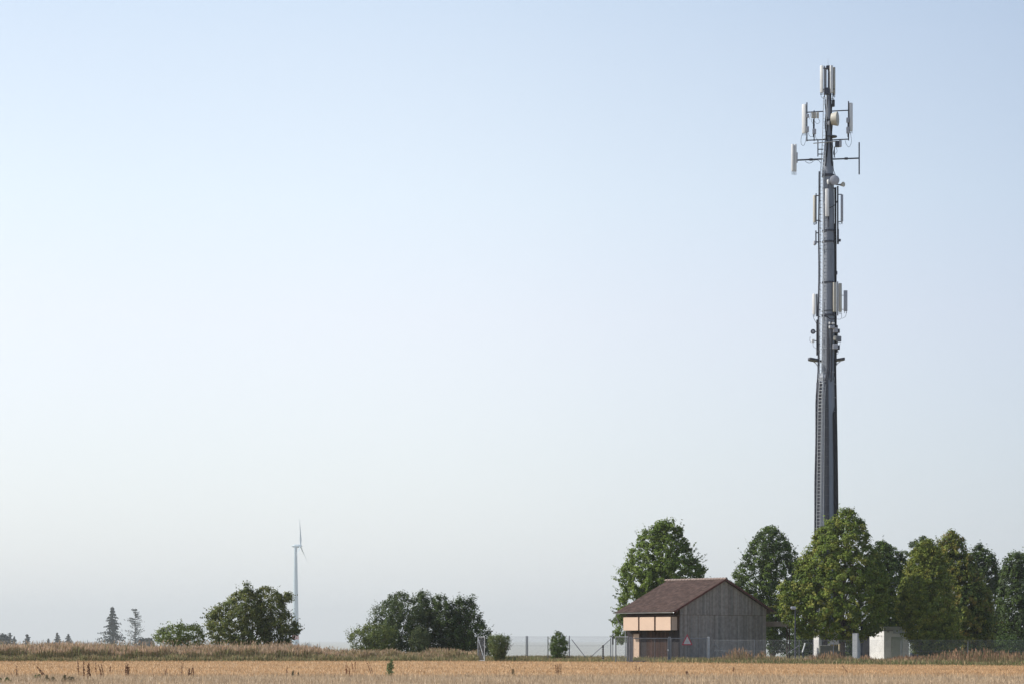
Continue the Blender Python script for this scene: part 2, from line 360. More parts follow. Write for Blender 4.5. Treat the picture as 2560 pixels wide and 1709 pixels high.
tree('lime_tree', 'tall green lime tree standing directly behind the wooden barn', 'tree', 203,
     [(1300, 1658, 1684), (1315, 1622, 1705), (1335, 1597, 1712), (1358, 1583, 1722), (1380, 1577, 1736), (1403, 1566, 1750), (1421, 1548, 1768), (1445, 1546, 1758), (1470, 1547, 1752), (1500, 1540, 1745), (1530, 1547, 1735), (1560, 1537, 1710), (1590, 1534, 1640), (1606, 1548, 1600)],
     1655, LIME, 700, 46, .20, 11, limbs=14, trunk=.22, core=.42)
tree('lime_tree', 'narrow dark green lime tree between the barn roof and the tower', 'tree', 218,
     [(1316, 1916, 1938), (1335, 1892, 1957), (1358, 1873, 1975), (1380, 1862, 1990), (1403, 1855, 1995), (1430, 1840, 1995), (1460, 1836, 1994), (1504, 1850, 1990), (1540, 1872, 1985), (1570, 1895, 1975), (1600, 1912, 1968), (1632, 1925, 1962)],
     1932, DARK + LIME[:1], 560, 42, .20, 12, limbs=12, trunk=.2)
tree('lime_tree', 'largest broad green tree standing in front of the tower foot', 'tree', 182,
     [[(1276, 2106, 2130), (1292, 2086, 2146), (1313, 2056, 2164), (1335, 2032, 2173), (1358, 2022, 2176), (1380, 2016, 2192), (1400, 2012, 2205), (1426, 2005, 2216), (1457, 2000, 2222), (1520, 2000, 2224), (1552, 2010, 2212), (1574, 2030, 2204), (1590, 2060, 2180), (1600, 2080, 2140)],
      [(1394, 1994, 2030), (1426, 1988, 2040), (1457, 1980, 2050), (1500, 1990, 2060)], [(1458, 1955, 1990), (1480, 1946, 2020), (1520, 1945, 2040), (1550, 1958, 2040), (1575, 1985, 2050), (1590, 2000, 2050)]],
     2106, LIMEY + LIME, 980, 44, .19, 13, limbs=16, trunk=.2)
tree('lime_tree', 'slim dark tree showing just right of the largest broad tree', 'tree', 205,
     [(1354, 2195, 2210), (1375, 2182, 2244), (1400, 2165, 2262), (1450, 2160, 2268), (1500, 2165, 2262), (1560, 2180, 2258), (1600, 2190, 2250)],
     2215, DARK + LIME[:1], 420, 42, .20, 14, limbs=8)
tree('poplar_tree', 'pale hazy tree whose top shows between the two groups', 'tree', 262,
     [(1342, 2298, 2312), (1352, 2284, 2328), (1372, 2258, 2338), (1400, 2246, 2346), (1450, 2242, 2350), (1530, 2248, 2350), (1600, 2260, 2340)],
     2300, BLUE, 380, 36, .24, 15, limbs=8)
tree('maple_tree', 'yellow green tree in front of the right group, rounded top', 'tree', 184,
     [(1352, 2312, 2328), (1370, 2288, 2345), (1400, 2274, 2360), (1430, 2262, 2370), (1470, 2246, 2380), (1520, 2242, 2390), (1570, 2256, 2400), (1610, 2276, 2400), (1638, 2300, 2385)],
     2338, YEL[:4] + LIMEY[:2], 760, 42, .18, 16, limbs=12, core=.35)
tree('maple_tree', 'tall tree with reddish yellow leaves at its top, right group', 'tree', 192,
     [(1329, 2376, 2388), (1345, 2350, 2408), (1375, 2340, 2416), (1420, 2340, 2446), (1470, 2350, 2472), (1550, 2352, 2488), (1615, 2356, 2480), (1642, 2395, 2455)],
     2410, YEL + DARK[:2], 760, 42, .19, 17, limbs=12, core=.35)
tree('dark_tree', 'dark tree right of the tall reddish yellow tree', 'tree', 222,
     [(1362, 2444, 2456), (1380, 2426, 2478), (1402, 2416, 2494), (1450, 2420, 2503), (1540, 2426, 2506), (1600, 2430, 2505), (1645, 2440, 2500)],
     2462, DARK + BLUE[:1], 430, 38, .21, 18, limbs=10)
tree('dark_tree', 'dark blue green tree cut off by the right edge', 'tree', 216,
     [(1374, 2540, 2550), (1392, 2514, 2564), (1420, 2502, 2590), (1480, 2496, 2606), (1560, 2498, 2610), (1610, 2505, 2605), (1645, 2516, 2590)],
     2548, DARK + BLUE[:1], 520, 38, .21, 19, limbs=12)
tree('understorey_shrub', 'low grey green shrub under the yellow green tree', 'shrub', 196,
     [(1598, 2285, 2330), (1612, 2276, 2370), (1640, 2278, 2380)], 2320, WIL, 90, 34, .16, 31, clump=.4, trunk=.05, limbs=5, stems=3)
tree('understorey_shrub', 'dark low shrub at the foot of the right edge trees', 'shrub', 205,
     [(1590, 2440, 2540), (1620, 2400, 2600), (1645, 2400, 2610)], 2500, DARK, 190, 34, .18, 32, clump=.5, trunk=.05, limbs=6, stems=3)

tree('understorey_shrub', 'dark undergrowth filling the gap behind the lamp post and shelter', 'shrub', 224,
     [(1575, 1975, 2040), (1600, 1966, 2052), (1630, 1968, 2060), (1652, 1970, 2060)], 2010, DARK, 190, 34, .18, 33, clump=.5, trunk=.05, limbs=6, stems=3, depthk=.6)
tree('understorey_shrub', 'dark undergrowth behind the tall narrow white cabinet', 'shrub', 222,
     [(1575, 2095, 2185), (1600, 2088, 2190), (1630, 2088, 2190), (1652, 2090, 2190)], 2125, DARK, 200, 34, .18, 34, clump=.5, trunk=.05, limbs=6, stems=3, depthk=.5)
tree('hawthorn_tree', 'wide rounded bush beside the wind turbine mast', 'bush', 196,
     [[(1474, 594, 630), (1484, 584, 640), (1497, 570, 650), (1512, 548, 660), (1524, 530, 665), (1545, 514, 670), (1575, 518, 680), (1612, 532, 680)],
      [(1469, 656, 680), (1478, 640, 696), (1500, 640, 712), (1530, 640, 722), (1550, 640, 736), (1566, 640, 750), (1584, 650, 746), (1600, 660, 728), (1612, 660, 720)],
      [(1457, 616, 622), (1466, 613, 625), (1476, 612, 622)], [(1482, 714, 728), (1492, 708, 732), (1505, 700, 726)]],
     625, [(.135, .155, .046), (.115, .14, .04), (.165, .175, .05), (.09, .115, .034)], 600, 36, .17, 21, clump=.42, trunk=.11, limbs=16, stems=3, core=.25, sprigs=.16)
tree('hawthorn_tree', 'low loose green bush left of the rounded bush', 'bush', 192,
     [(1558, 452, 490), (1566, 415, 503), (1578, 392, 508), (1592, 384, 512), (1612, 390, 512)],
     455, [(.12, .155, .04), (.14, .175, .05), (.10, .13, .036)], 150, 26, .15, 22, clump=.36, trunk=.06, limbs=12, stems=4, core=.25, sprigs=.25)
tree('willow_shrub', 'dark green shrub with the highest left hump of the mass', 'shrub', 197,
     [(1479, 990, 1020), (1488, 974, 1028), (1500, 960, 1032), (1515, 938, 1050), (1530, 930, 1062), (1548, 930, 1064), (1562, 918, 1064), (1600, 905, 1064), (1640, 908, 1060)],
     990, WIL, 430, 38, .15, 23, clump=.36, trunk=.07, limbs=12, stems=4, tall=1.5, core=.5, up=1.6, sprigs=.24)
tree('willow_shrub', 'dark shrub forming the second hump of the mass', 'shrub', 199,
     [(1477, 1048, 1068), (1490, 1034, 1080), (1510, 1030, 1092), (1560, 1022, 1110), (1640, 1025, 1110)],
     1060, WIL + DARK[:1], 300, 38, .15, 24, clump=.36, trunk=.07, limbs=9, stems=3, tall=1.5, core=.5, up=1.6, sprigs=.24)
tree('willow_shrub', 'very dark shrub at the right end with drooping twigs', 'shrub', 198,
     [[(1489, 1090, 1112), (1503, 1080, 1130), (1530, 1080, 1150), (1640, 1085, 1150)], [(1489, 1126, 1132), (1492, 1138, 1158), (1512, 1122, 1168), (1640, 1118, 1180)],
      [(1490, 1172, 1188), (1520, 1158, 1196), (1550, 1150, 1208), (1568, 1140, 1224), (1590, 1130, 1232), (1640, 1130, 1226)]],
     1150, DARK + WIL[:1], 520, 38, .16, 25, clump=.38, trunk=.07, limbs=12, stems=4, tall=1.4, core=.5, up=1.2, sprigs=.22)
tree('willow_shrub', 'lighter green low shrub at the left end of the mass', 'shrub', 193,
     [(1560, 925, 965), (1576, 880, 985), (1592, 868, 988), (1612, 880, 985), (1640, 895, 980)],
     930, [(.11, .14, .045), (.13, .155, .045), (.09, .115, .038)], 190, 32, .14, 26, clump=.36, trunk=.05, limbs=8, stems=4, tall=1.3, up=1.2, sprigs=.3)
tree('willow_shrub', 'small grey green shrub in front of the dark mass', 'shrub', 192.5,
     [(1570, 1045, 1068), (1584, 1028, 1074), (1602, 1022, 1072), (1640, 1032, 1066)],
     1048, [(.11, .135, .06), (.095, .12, .055)], 70, 30, .12, 27, clump=.28, trunk=.03, limbs=5, stems=3, tall=1.8, up=1.6, sprigs=.3, depthk=.5)
tree('vase_shrub', 'clipped vase shaped shrub beside the open fence gate', 'shrub', 181.5,
     [(1588, 1224, 1270), (1600, 1219, 1275), (1620, 1222, 1271), (1636, 1231, 1262), (1650, 1240, 1254)],
     1247, [(.12, .155, .06), (.14, .17, .07), (.10, .135, .055)], 210, 40, .09, 28, clump=.22, trunk=.03, limbs=10, stems=5, tall=1.7)
tree('column_shrub', 'upright leafy shrub growing in the middle of the mesh fence', 'shrub', 182,
     [(1578, 1390, 1398), (1590, 1380, 1410), (1605, 1375, 1419), (1630, 1376, 1419), (1652, 1382, 1416)],
     1397, [(.09, .135, .04), (.11, .155, .046), (.07, .105, .034)], 150, 34, .10, 29, clump=.22, trunk=.03, limbs=8, stems=3, sprigs=.12)

def conifer(name, label, px, Y, top, w_px, pal, seed, tiers=16, sparse=0, cat='tree', group=None, lean=0, droop=.45):
    rg = np.random.default_rng(seed); s = Y / F; gz = ground_z(Y); zt = Z(top, Y)
    root = thing(name, (X(px, Y), Y, gz), label, cat, group); H = zt - gz; wv = w_px * s / 2
    VV = []; CC = []; pal = np.array(pal); zb = Z(1612, Y); vis = zt - zb
    for i in range(tiers):
        f = (i + .5) / tiers; z = zt - vis * f ** .95
        r = wv * (f ** (.8 if not sparse else .35)) * (.75 + .4 * rg.random())
        for b in range(7 if not sparse else 5):
            if sparse and rg.random() < .25: continue
            a = rg.uniform(0, 2 * math.pi); L = r * (.45 + .7 * rg.random()); m = 44
            t = rg.random(m); drp = -droop * L * t + (.18 * L * t * t) + (.5 * L * t if sparse else 0)
            c = np.stack([root.location.x + np.cos(a) * L * t, Y + np.sin(a) * L * t, z + drp], 1)
            q = vis / tiers * .55
            c += rg.normal(0, 1, (m, 3)) * np.array([.12 * L + .05, .12 * L + .05, q * .3])
            u = np.stack([rg.normal(0, .5, m), rg.normal(0, .5, m), -np.ones(m) * .8], 1); u /= np.linalg.norm(u, axis=1, keepdims=True)
            v = np.cross(u, rg.normal(0, 1, (m, 3))); v /= np.linalg.norm(v, axis=1, keepdims=True)
            sz = q * (.6 + .7 * rg.random((m, 1))) * (.85 if sparse else 1.15)
            V = np.empty((m, 4, 3)); V[:, 0] = c; V[:, 1] = c + u * sz * .5 + v * sz * .3; V[:, 2] = c + u * sz; V[:, 3] = c + u * sz * .5 - v * sz * .3
            VV.append(V.reshape(-1, 3)); CC.append(np.repeat(pal[rg.integers(0, len(pal), m)], 4, 0))
    np_mesh('crown', np.concatenate(VV), 4, np.concatenate(CC), M_leaf, root)
    t = MB(); x, y = root.location.x, Y
    t.tube([(x, y, gz), (x, y, gz + H * .5), (x, y, zt)], [H * .014, H * .009, H * .001 + .02], 7); t.build('trunk', M_bark, root, smooth=True)
    return root
SPR = [(.018, .030, .022), (.025, .038, .026)]
conifer('spruce_tree', 'tall pointed spruce standing far off beyond the left grass', 281, 1500, 1514, 84, SPR, 41, 15)
conifer('larch_tree', 'thin ragged conifer right of the tall pointed spruce', 338, 1520, 1520, 58, [(.06, .07, .05), (.05, .06, .045)], 42, 17, sparse=1)
conifer('spruce_tree', 'small distant spruce, right one of the middle pair', 171, 1650, 1582, 36, SPR, 43, 8)
conifer('spruce_tree', 'small distant spruce, left one of the middle pair', 143, 1680, 1579, 34, SPR, 44, 8)
conifer('spruce_tree', 'tiny distant spruce just left of the middle pair', 121, 1700, 1594, 24, SPR, 45, 6)
conifer('spruce_tree', 'small broad distant spruce standing alone near the left edge', 68, 1600, 1583, 42, SPR, 46, 7)
conifer('spruce_tree', 'twin topped distant spruce, taller one by the left edge', 25, 1580, 1579, 28, SPR, 47, 8)
conifer('spruce_tree', 'shorter distant spruce close against the twin topped one', 36, 1560, 1588, 24, SPR, 48, 7)
tree('distant_tree', 'dark rounded distant tree at the very left edge', 'tree', 1400,
     [(1587, 2, 10), (1594, -8, 18), (1603, -14, 22), (1640, -14, 26)], 5, SPR, 120, 26, 1.6, 49, clump=2.4, trunk=.4, limbs=4)
tree('distant_tree', 'low dark distant tree at the foot of the spruce pair', 'tree', 1500,
     [(1597, 352, 372), (1603, 345, 382), (1640, 345, 384)], 364, SPR, 90, 26, 1.6, 50, clump=2.4, trunk=.4, limbs=4)
# far wood: one mass on the rise kilometres away
rg = np.random.default_rng(60); V = []; C = []
for i in range(900):
    px = rg.uniform(-500, 800); Y = rg.uniform(5200, 5600); top = 1602 + 3 * math.sin(px * .05) + 2.5 * math.sin(px * .17) - 4 * (rg.random() < .18)
    x = X(px, Y); zt = Z(top + rg.uniform(-1.5, 3), Y); w2 = rg.uniform(5, 9)
    for k in range(14):
        a = rg.uniform(0, 6.28); f = k / 14; zz = zt - (zt + 80) * f * .5; rr = w2 * (.15 + f); cx, cy = x + math.cos(a) * rr * .5, Y + math.sin(a) * rr
        V += [(cx - rr * .5, cy, zz - 16), (cx + rr * .5, cy + 2, zz - 16), (cx + .5, cy, zz)]; C += [(.04, .055, .04)] * 3
np_mesh_far = np_mesh('far_wood', np.array(V), 3, np.array(C), M_leaf)
tag(np_mesh_far, 'hazy blue line of distant woodland low behind the left grass', 'wood', kind='stuff')

# ------------------------------------------------------------------ wind turbine
TY = 4000
tb = thing('wind_turbine', (X(739, TY), TY, ground_z(TY)), 'pale hazy wind turbine far away behind the rounded bush', 'wind turbine')
tx = X(739, TY); s = TY / F
g0 = ground_z(TY); hubz = Z(1364, TY)
def tr_(z): return np.interp(z, [g0, Z(1600, TY), hubz], [6.6, 5.9, 2.6])
t = MB(); zs = [g0, Z(1597, TY)]; t.tube([(tx, TY, z) for z in zs], [tr_(z) for z in zs], 24)
zs = [Z(1586, TY), Z(1500, TY), Z(1430, TY), hubz - 1.5]; t.tube([(tx, TY, z) for z in zs], [tr_(z) for z in zs], 24)
t.build('tower', M_turb, tb, smooth=True)
t = MB(); zs = [Z(1597, TY), Z(1586, TY)]; t.tube([(tx, TY, z) for z in zs], [tr_(z) + .02 for z in zs], 24); t.build('red_band', M_tred, tb, smooth=True)
ndir = Vector((.985, -.17, 0))
t = MB(); c0 = Vector((tx, TY, hubz)); prof = [(-7.5, .3), (-5, 2.0), (-1, 3.0), (3, 3.2), (7, 3.0)]
t.tube([c0 + ndir * a for a, _ in prof], [r for _, r in prof], 16); t.build('nacelle', M_turb, tb, smooth=True)
hubc = c0 + ndir * 9
t = MB(); t.tube([c0 + ndir * a for a in (7.1, 8, 10, 11.5, 12.3)], [2.6, 2.7, 2.3, 1.3, .2], 16); hb = t.build('hub', M_turb, tb, smooth=True)
side = Vector((-ndir.y, ndir.x, 0))
for ang, L in ((4, 47), (124, 47), (244, 47)):
    d = Vector((0, 0, 1)) * math.cos(R(ang)) + side * math.sin(R(ang)); t = MB(); vs = []; st = [(0, 1.0, 1.0), (.08, 1.2, .9), (.2, 1.7, .6), (.5, .95, .3), (.8, .5, .15), (1, .1, .05)]
    cr = d.cross(ndir).normalized()
    for f, cw, th_ in st:
        p = hubc + d * (1.5 + L * f) + ndir * (-(f ** 2) * 3 * (1 if ang == 4 else -1))
        tw = R(70 - 40 * f); a1 = cr * math.cos(tw) + ndir * math.sin(tw); a2 = -cr * math.sin(tw) + ndir * math.cos(tw)
        for q in range(8): aa = q * math.pi / 4; vs.append(p + a1 * (cw * math.cos(aa)) + a2 * (th_ * math.sin(aa)))
    fs = [(i * 8 + k, i * 8 + (k + 1) % 8, i * 8 + 8 + (k + 1) % 8, i * 8 + 8 + k) for i in range(5) for k in range(8)] + [tuple(range(40, 48))]
    t.add(vs, fs); t.build('blade', M_turb, tb, smooth=True)

# ------------------------------------------------------------------ barn
AL = R(41); P0 = Vector((13.23, 180, 0)); gu = Vector((math.cos(AL), math.sin(AL), 0)); fu = Vector((-math.sin(AL), math.cos(AL), 0))
nl, ng = -gu, -fu; UP = Vector((0, 0, 1)); GW, FL = 10.06, 5.98; RZ = 6.62; SL = .449; OV, VG = .9, .3
def roofz(u): return RZ - abs(u - GW / 2) * SL
def B(u, s_, z): return P0 + gu * u + fu * s_ + UP * z      # u along the gable, s_ along the lit side
barn = thing('wooden_barn', tuple(P0), 'grey boarded barn with brown tiled roof and peach panels', 'barn')
random.seed(3)
def boards_gable(z0f, z1f, s_, outd, wd=.155):
    m = MB(); u = .02
    while u < GW - .03:
        w_ = min(wd, GW - .02 - u); k = random.uniform(.78, 1.22); warm = random.uniform(-.008, .012)
        m.col = (.285 * k + warm, .26 * k, .242 * k - warm * .4)
        d = outd + random.uniform(0, .018); a0, a1 = u + .004, u + w_ - .004
        vs = [B(a0, s_ - d, z0f), B(a1, s_ - d, z0f), B(a1, s_ - d, z1f(a1)), B(a0, s_ - d, z1f(a0)),
              B(a0, s_ - d + .02, z0f), B(a1, s_ - d + .02, z0f), B(a1, s_ - d + .02, z1f(a1)), B(a0, s_ - d + .02, z1f(a0))]
        m.add(vs, [(0, 1, 2, 3), (0, 4, 5, 1), (1, 5, 6, 2), (2, 6, 7, 3), (3, 7, 4, 0)]); u += w_
    return m
boards_gable(.05, lambda u: 3.70, 0, .03).build('gable_wall', M_wood, barn)
gb = boards_gable(3.72, lambda u: roofz(u) - .12, 0, .07); gb.build('gable_cladding', M_wood, barn)
t = MB(); t.frame(B(GW / 2, -.04, 3.71), gu, fu, UP, GW / 2, .03, .012); t.build('drip_board', M_brown, barn)
# core walls (inner shell) with the lit side, back and far gable
t = MB()
t.add([B(0, 0, 0), B(GW, 0, 0), B(GW, 0, roofz(GW) - .14), B(GW / 2, 0, RZ - .14), B(0, 0, roofz(0) - .14),
       B(0, FL, 0), B(GW, FL, 0), B(GW, FL, roofz(GW) - .14), B(GW / 2, FL, RZ - .14), B(0, FL, roofz(0) - .14)],
      [(0, 1, 2, 3, 4), (9, 8, 7, 6, 5), (0, 4, 9, 5), (1, 6, 7, 2)])
t.build('wall', M_brown, barn)
# boards of the long side, under the panels, darkened in colour for shade, with a redder field of lit planks
t = MB(); u = .0
while u < FL:
    w_ = min(.16, FL - u); redd = 1.0 < u < 3.6; k = random.uniform(.6, 1.25)
    t.col = (.060 * k, .034 * k, .026 * k) if redd else (.035 * k, .030 * k, .031 * k)
    if not (4.40 < u + w_ / 2 < 5.24): t.frame(B(-.02 - random.uniform(0, .012), u + w_ / 2, 1.28), fu, gu, UP, w_ / 2 - .004, .012, 1.24)
    else: t.frame(B(-.02, u + w_ / 2, 2.42), fu, gu, UP, w_ / 2 - .004, .012, .10)
    u += w_
t.build('side_boards', M_wood, barn)
door = MB().frame(B(-.03, 4.82, 1.12), fu, gu, UP, .34, .02, 1.08).build('door', M_peach, barn)
MB().tube([B(-.055, 5.08, 1.05), B(-.11, 5.08, 1.05), B(-.11, 4.97, 1.05)], .013, 6).build('handle', M_zinc, door)
t = MB(); t.frame(B(-.045, 5.20, 1.15), fu, gu, UP, .035, .03, 1.13); t.frame(B(-.045, 4.44, 1.15), fu, gu, UP, .035, .03, 1.13); t.frame(B(-.045, 4.82, 2.25), fu, gu, UP, .34, .03, .035)
t.build('door_frame', M_brown, barn)
# peach boxed panels hung under the eave
pz0, pz1, pd = 2.49, 3.56, .75
core = MB().frame(B(-pd / 2 + .02, 2.885, 3.02), fu, gu, UP, 2.66, pd / 2 - .04, .50).build('panel_box', M_brown, barn)
for (a, b) in ((.2, 1.86), (2.05, 3.70), (3.88, 5.57)):
    MB().frame(B(-pd + .01, (a + b) / 2, 3.025), fu, gu, UP, (b - a) / 2, .035, .535).build('panel', M_peach, barn)
MB().frame(B(-pd / 2 + .03, .2, 3.025), fu, gu, UP, .015, pd / 2 - .07, .535).build('side_panel', M_peach, barn)
t = MB(); t.frame(B(-.35, FL / 2, 3.66), fu, gu, UP, FL / 2, .33, .03); t.build('soffit', M_brown, barn)
# roof: two slopes of overlapping tile courses on a thin deck
roof = None
for sgn in (-1, 1):
    dk = MB(); mid = GW / 2; e = sgn * (mid + OV)
    def RP(f, s_, dz): u = mid + e * f; return B(u, s_, RZ - abs(u - mid) * SL + dz)
    s0, s1 = -VG, FL + .35
    dk.add([RP(0, s0, -.07), RP(1, s0, -.07), RP(1, s1, -.07), RP(0, s1, -.07), RP(0, s0, -.02), RP(1, s0, -.02), RP(1, s1, -.02), RP(0, s1, -.02)],
           [(0, 1, 2, 3), (4, 7, 6, 5), (1, 5, 6, 2), (0, 4, 5, 1), (3, 2, 6, 7)])
    if roof is None: roof = dk.build('roof', M_brown, barn)
    else: roof2 = dk.build('roof', M_brown, barn)
    tl = MB(); NC = 24; NT = 30
    for i in range(NC):
        f0, f1 = i / NC, (i + 1.12) / NC
        for j in range(NT):
            a0 = s0 + (s1 - s0) * j / NT; a1 = s0 + (s1 - s0) * (j + .94) / NT; k = random.uniform(.7, 1.25)
            tl.col = (.088 * k, .058 * k, .050 * k); h = random.uniform(0, .012)
            am = (a0 + a1) / 2; f1c = min(f1, 1.015)
            vs = [RP(f0, a0, .0), RP(f0, am, .035), RP(f0, a1, .0), RP(f1c, a0, .035 + h), RP(f1c, am, .07 + h), RP(f1c, a1, .035 + h), RP(f1c, a0, .0), RP(f1c, am, .02), RP(f1c, a1, .0)]
            tl.add(vs, [(0, 1, 4, 3), (1, 2, 5, 4), (3, 4, 7, 6), (4, 5, 8, 7)])
    tl.build('roof_tiles', M_tile, roof if sgn < 0 else roof2)
    vb = MB(); vs = [RP(0, s0 - .025, -.12), RP(1, s0 - .025, -.12), RP(1, s0 - .025, .06), RP(0, s0 - .025, .06), RP(0, s0 - .003, -.12), RP(1, s0 - .003, -.12), RP(1, s0 - .003, .06), RP(0, s0 - .003, .06)]
    vb.add(vs, [(0, 1, 2, 3), (7, 6, 5, 4), (3, 2, 6, 7), (0, 4, 5, 1), (1, 5, 6, 2)]); vb.build('verge_board', mat('red brown verge', (.11, .04, .032), .8, .2, 4), roof if sgn < 0 else roof2)
rt_ = MB(); M_ridge = mat('lit grey ridge tiles', (.22, .17, .15), .9, .35, 6, bump=.3)  # paler than the roof tiles: light on the ridge put into the colour
s_ = -VG - .05; k = 0
while s_ < FL + .3:
    ln = .36; vs = []; rr = (.15, .12)
    for q, ss in enumerate((s_, s_ + ln)):
        for a in range(0, 181, 30): vs.append(B(GW / 2 + rr[q] * math.cos(R(a)), ss, RZ - .02 + (rr[q]) * math.sin(R(a)) + .015))
    rt_.add(vs, [(i, i + 1, i + 8, i + 7) for i in range(6)] + [tuple(range(7))]); s_ += .33
rt_.build('ridge_tiles', M_ridge, roof, smooth=False)
# gutter and downpipe
ez = RZ - (GW / 2 + OV) * SL - .05
gt = MB(); vs = []
for ss in (-VG - .02, FL + .55):
    for a in range(180, 361, 30): vs.append(B(-OV - .07 + .075 * math.cos(R(a)), ss, ez + .075 * math.sin(R(a))))
    for a in range(360, 179, -30): vs.append(B(-OV - .07 + .066 * math.cos(R(a)), ss, ez + .066 * math.sin(R(a))))
gt.add(vs, [(i, (i + 1) % 14, 14 + (i + 1) % 14, 14 + i) for i in range(14)] + [tuple(range(14))])
gut = gt.build('gutter', M_zinc, barn)
MB().tube([B(-OV - .07, FL + .25, ez - .07), B(-OV - .07, FL + .25, ez - .35), B(-OV + .2, FL + .15, ez - .8), B(-.12, FL + .1, ez - 1.1), B(-.08, FL + .08, ez - 1.3), B(-.08, FL + .08, .05)], .045, 8).build('downpipe', M_zinc, gut, smooth=True)
# canopy beam reaching right from the barn
cb = thing('canopy_beam', (X(1946, 190), 190, 0), 'short grey brown canopy reaching right from the barn wall', 'canopy')
t = MB(); a, b = P(1914, 1558.5, 188.5), P(1978, 1558.5, 188.5); t.box((a + b) / 2 + Vector((0, 1.0, 0)), (b - a).length, 2.0, .40); t.build('roof_panel', mat('faded brown fascia', (.36, .28, .23), .8, .15, 3), cb)
for yy in (188.7, 190.3): MB().tube([(b.x - .12, yy, 0), (b.x - .12, yy, b.z - .2)], .06, 8).build('post', M_brown, cb)

# ------------------------------------------------------------------ fence, gates, sign
def post_at(px, Y, top, r=.03, parent=None, m=M_zinc, cap=True):
    t = MB(); x = X(px, Y); z = Z(top, Y); t.tube([(x, Y, 0), (x, Y, z)], r, 8)
    if cap: t.tube([(x, Y, z), (x, Y, z + .02)], [r * 1.2, r * .8], 8)
    return t.build('post', m, parent, smooth=True)
def link_mesh(a, b, z0, z1, cell, r, name, parent, m):
    """woven diagonal wires between two ground points"""
    t = MB(); d = (b - a); L = d.length; d.normalize(); H = z1 - z0; nrm = Vector((-d.y, d.x, 0))
    for sg in (1, -1):
        k = -H if sg > 0 else 0.0
        while k < (L if sg > 0 else L + H):
            # line x = k + sg*z
            lo = max(0, (0 - k) * sg if sg > 0 else (k - L)); hi = min(H, (L - k) if sg > 0 else k)
            if hi - lo > .02:
                p, q = a + d * (k + sg * lo) + UP * (z0 + lo), a + d * (k + sg * hi) + UP * (z0 + hi)
                o1 = nrm * r; o2 = (q - p).normalized().cross(nrm) * r
                vs = [p + o1, p - o1 * .5 + o2, p - o1 * .5 - o2, q + o1, q - o1 * .5 + o2, q - o1 * .5 - o2]
                t.add(vs, [(0, 1, 4, 3), (1, 2, 5, 4), (2, 0, 3, 5)])
            k += cell
    return t.build(name, m, parent)
M_wire = mat('fence wire', (.18, .20, .23), .55, .1, 8, metal=.5)
FY = 184
fl = thing('mesh_fence', (X(1400, FY), FY, 0), 'see-through wire mesh fence between the vase shrub and barn', 'fence')
for px, top in ((1315.5, 1589), (1319, 1589), (1370, 1590), (1423.5, 1588.5), (1527, 1592)): post_at(px, FY, top, .038, fl, M_zincd)
link_mesh(P(1212, HZ, FY) * 1, P(1527, HZ, FY) * 1, 0, 0, .07, .0016, 'mesh', fl, M_wire) if False else None
a, b = Vector((X(1205, FY), FY, 0)), Vector((X(1527, FY), FY, 0)); link_mesh(a, b, .05, 1.98, .075, .0018, 'mesh', fl, M_wire)
t = MB()
for zz in (1.98, 1.25, .35): t.tube([a + UP * zz, b + UP * zz], .006, 5)
t.build('straining_wire', M_wire, fl)
for p, q in (((1429, 1597), (1468, 1647)), ((1527, 1596), (1470, 1647))):
    MB().tube([P(p[0], p[1], FY - .1), P(q[0], q[1], FY - .1)], .028, 7).build('brace', M_zincd, fl, smooth=True)
# narrow leaf standing open at the left end
og = thing('open_gate', (X(1203, 181), 181, 0), 'narrow grey gate leaf standing open beside the vase shrub', 'gate')
ga, gb_ = Vector((X(1195, 183), 183, 0)), Vector((X(1211.5, 179.5), 179.5, 0))
t = MB()
for p in (ga, gb_): t.tube([p, p + UP * 1.98], .03, 8)
for zz in (.08, 1.96): t.tube([ga + UP * zz, gb_ + UP * zz], .024, 8)
t.tube([ga + UP * 1.9, gb_ + UP * .1], .015, 6); t.build('frame', M_zinc, og, smooth=True)
t = MB()
for i in range(1, 46):
    p = ga.lerp(gb_, i / 46); t.tube([p + UP * .1, p + UP * 1.95], .005, 4)
t.build('bars', M_zincd, og)
# short striped post and the black lantern post left of the gate
sp_ = thing('striped_post', (X(1507.5, 178), 178, 0), 'short black post with thin white bands before the mesh fence', 'post')
pz = Z(1611, 178); x = X(1507.5, 178); MB().tube([(x, 178, 0), (x, 178, pz - .03), (x, 178, pz)], [.07, .07, .04], 10).build('shaft', M_black, sp_, smooth=True)
for i in range(6): zz = .2 + i * .17; MB().tube([(x, 178, zz), (x, 178, zz + .02)], .073, 10).build('band', M_white, sp_)
lp_ = thing('intercom_post', (X(1532, 176), 176, 0), 'steel post with black box at its top, left of gate', 'post')
post_at(1532, 176, 1586, .035, lp_, M_zincd); MB().bevbox(P(1532, 1600, 175.9), .13, .12, .62, 0, .03).build('box', M_black, lp_)
MB().tube([P(1532, 1586, 175.95), P(1532, 1583, 175.95)], [.10, .05], 8).build('cap', M_zincd, lp_)

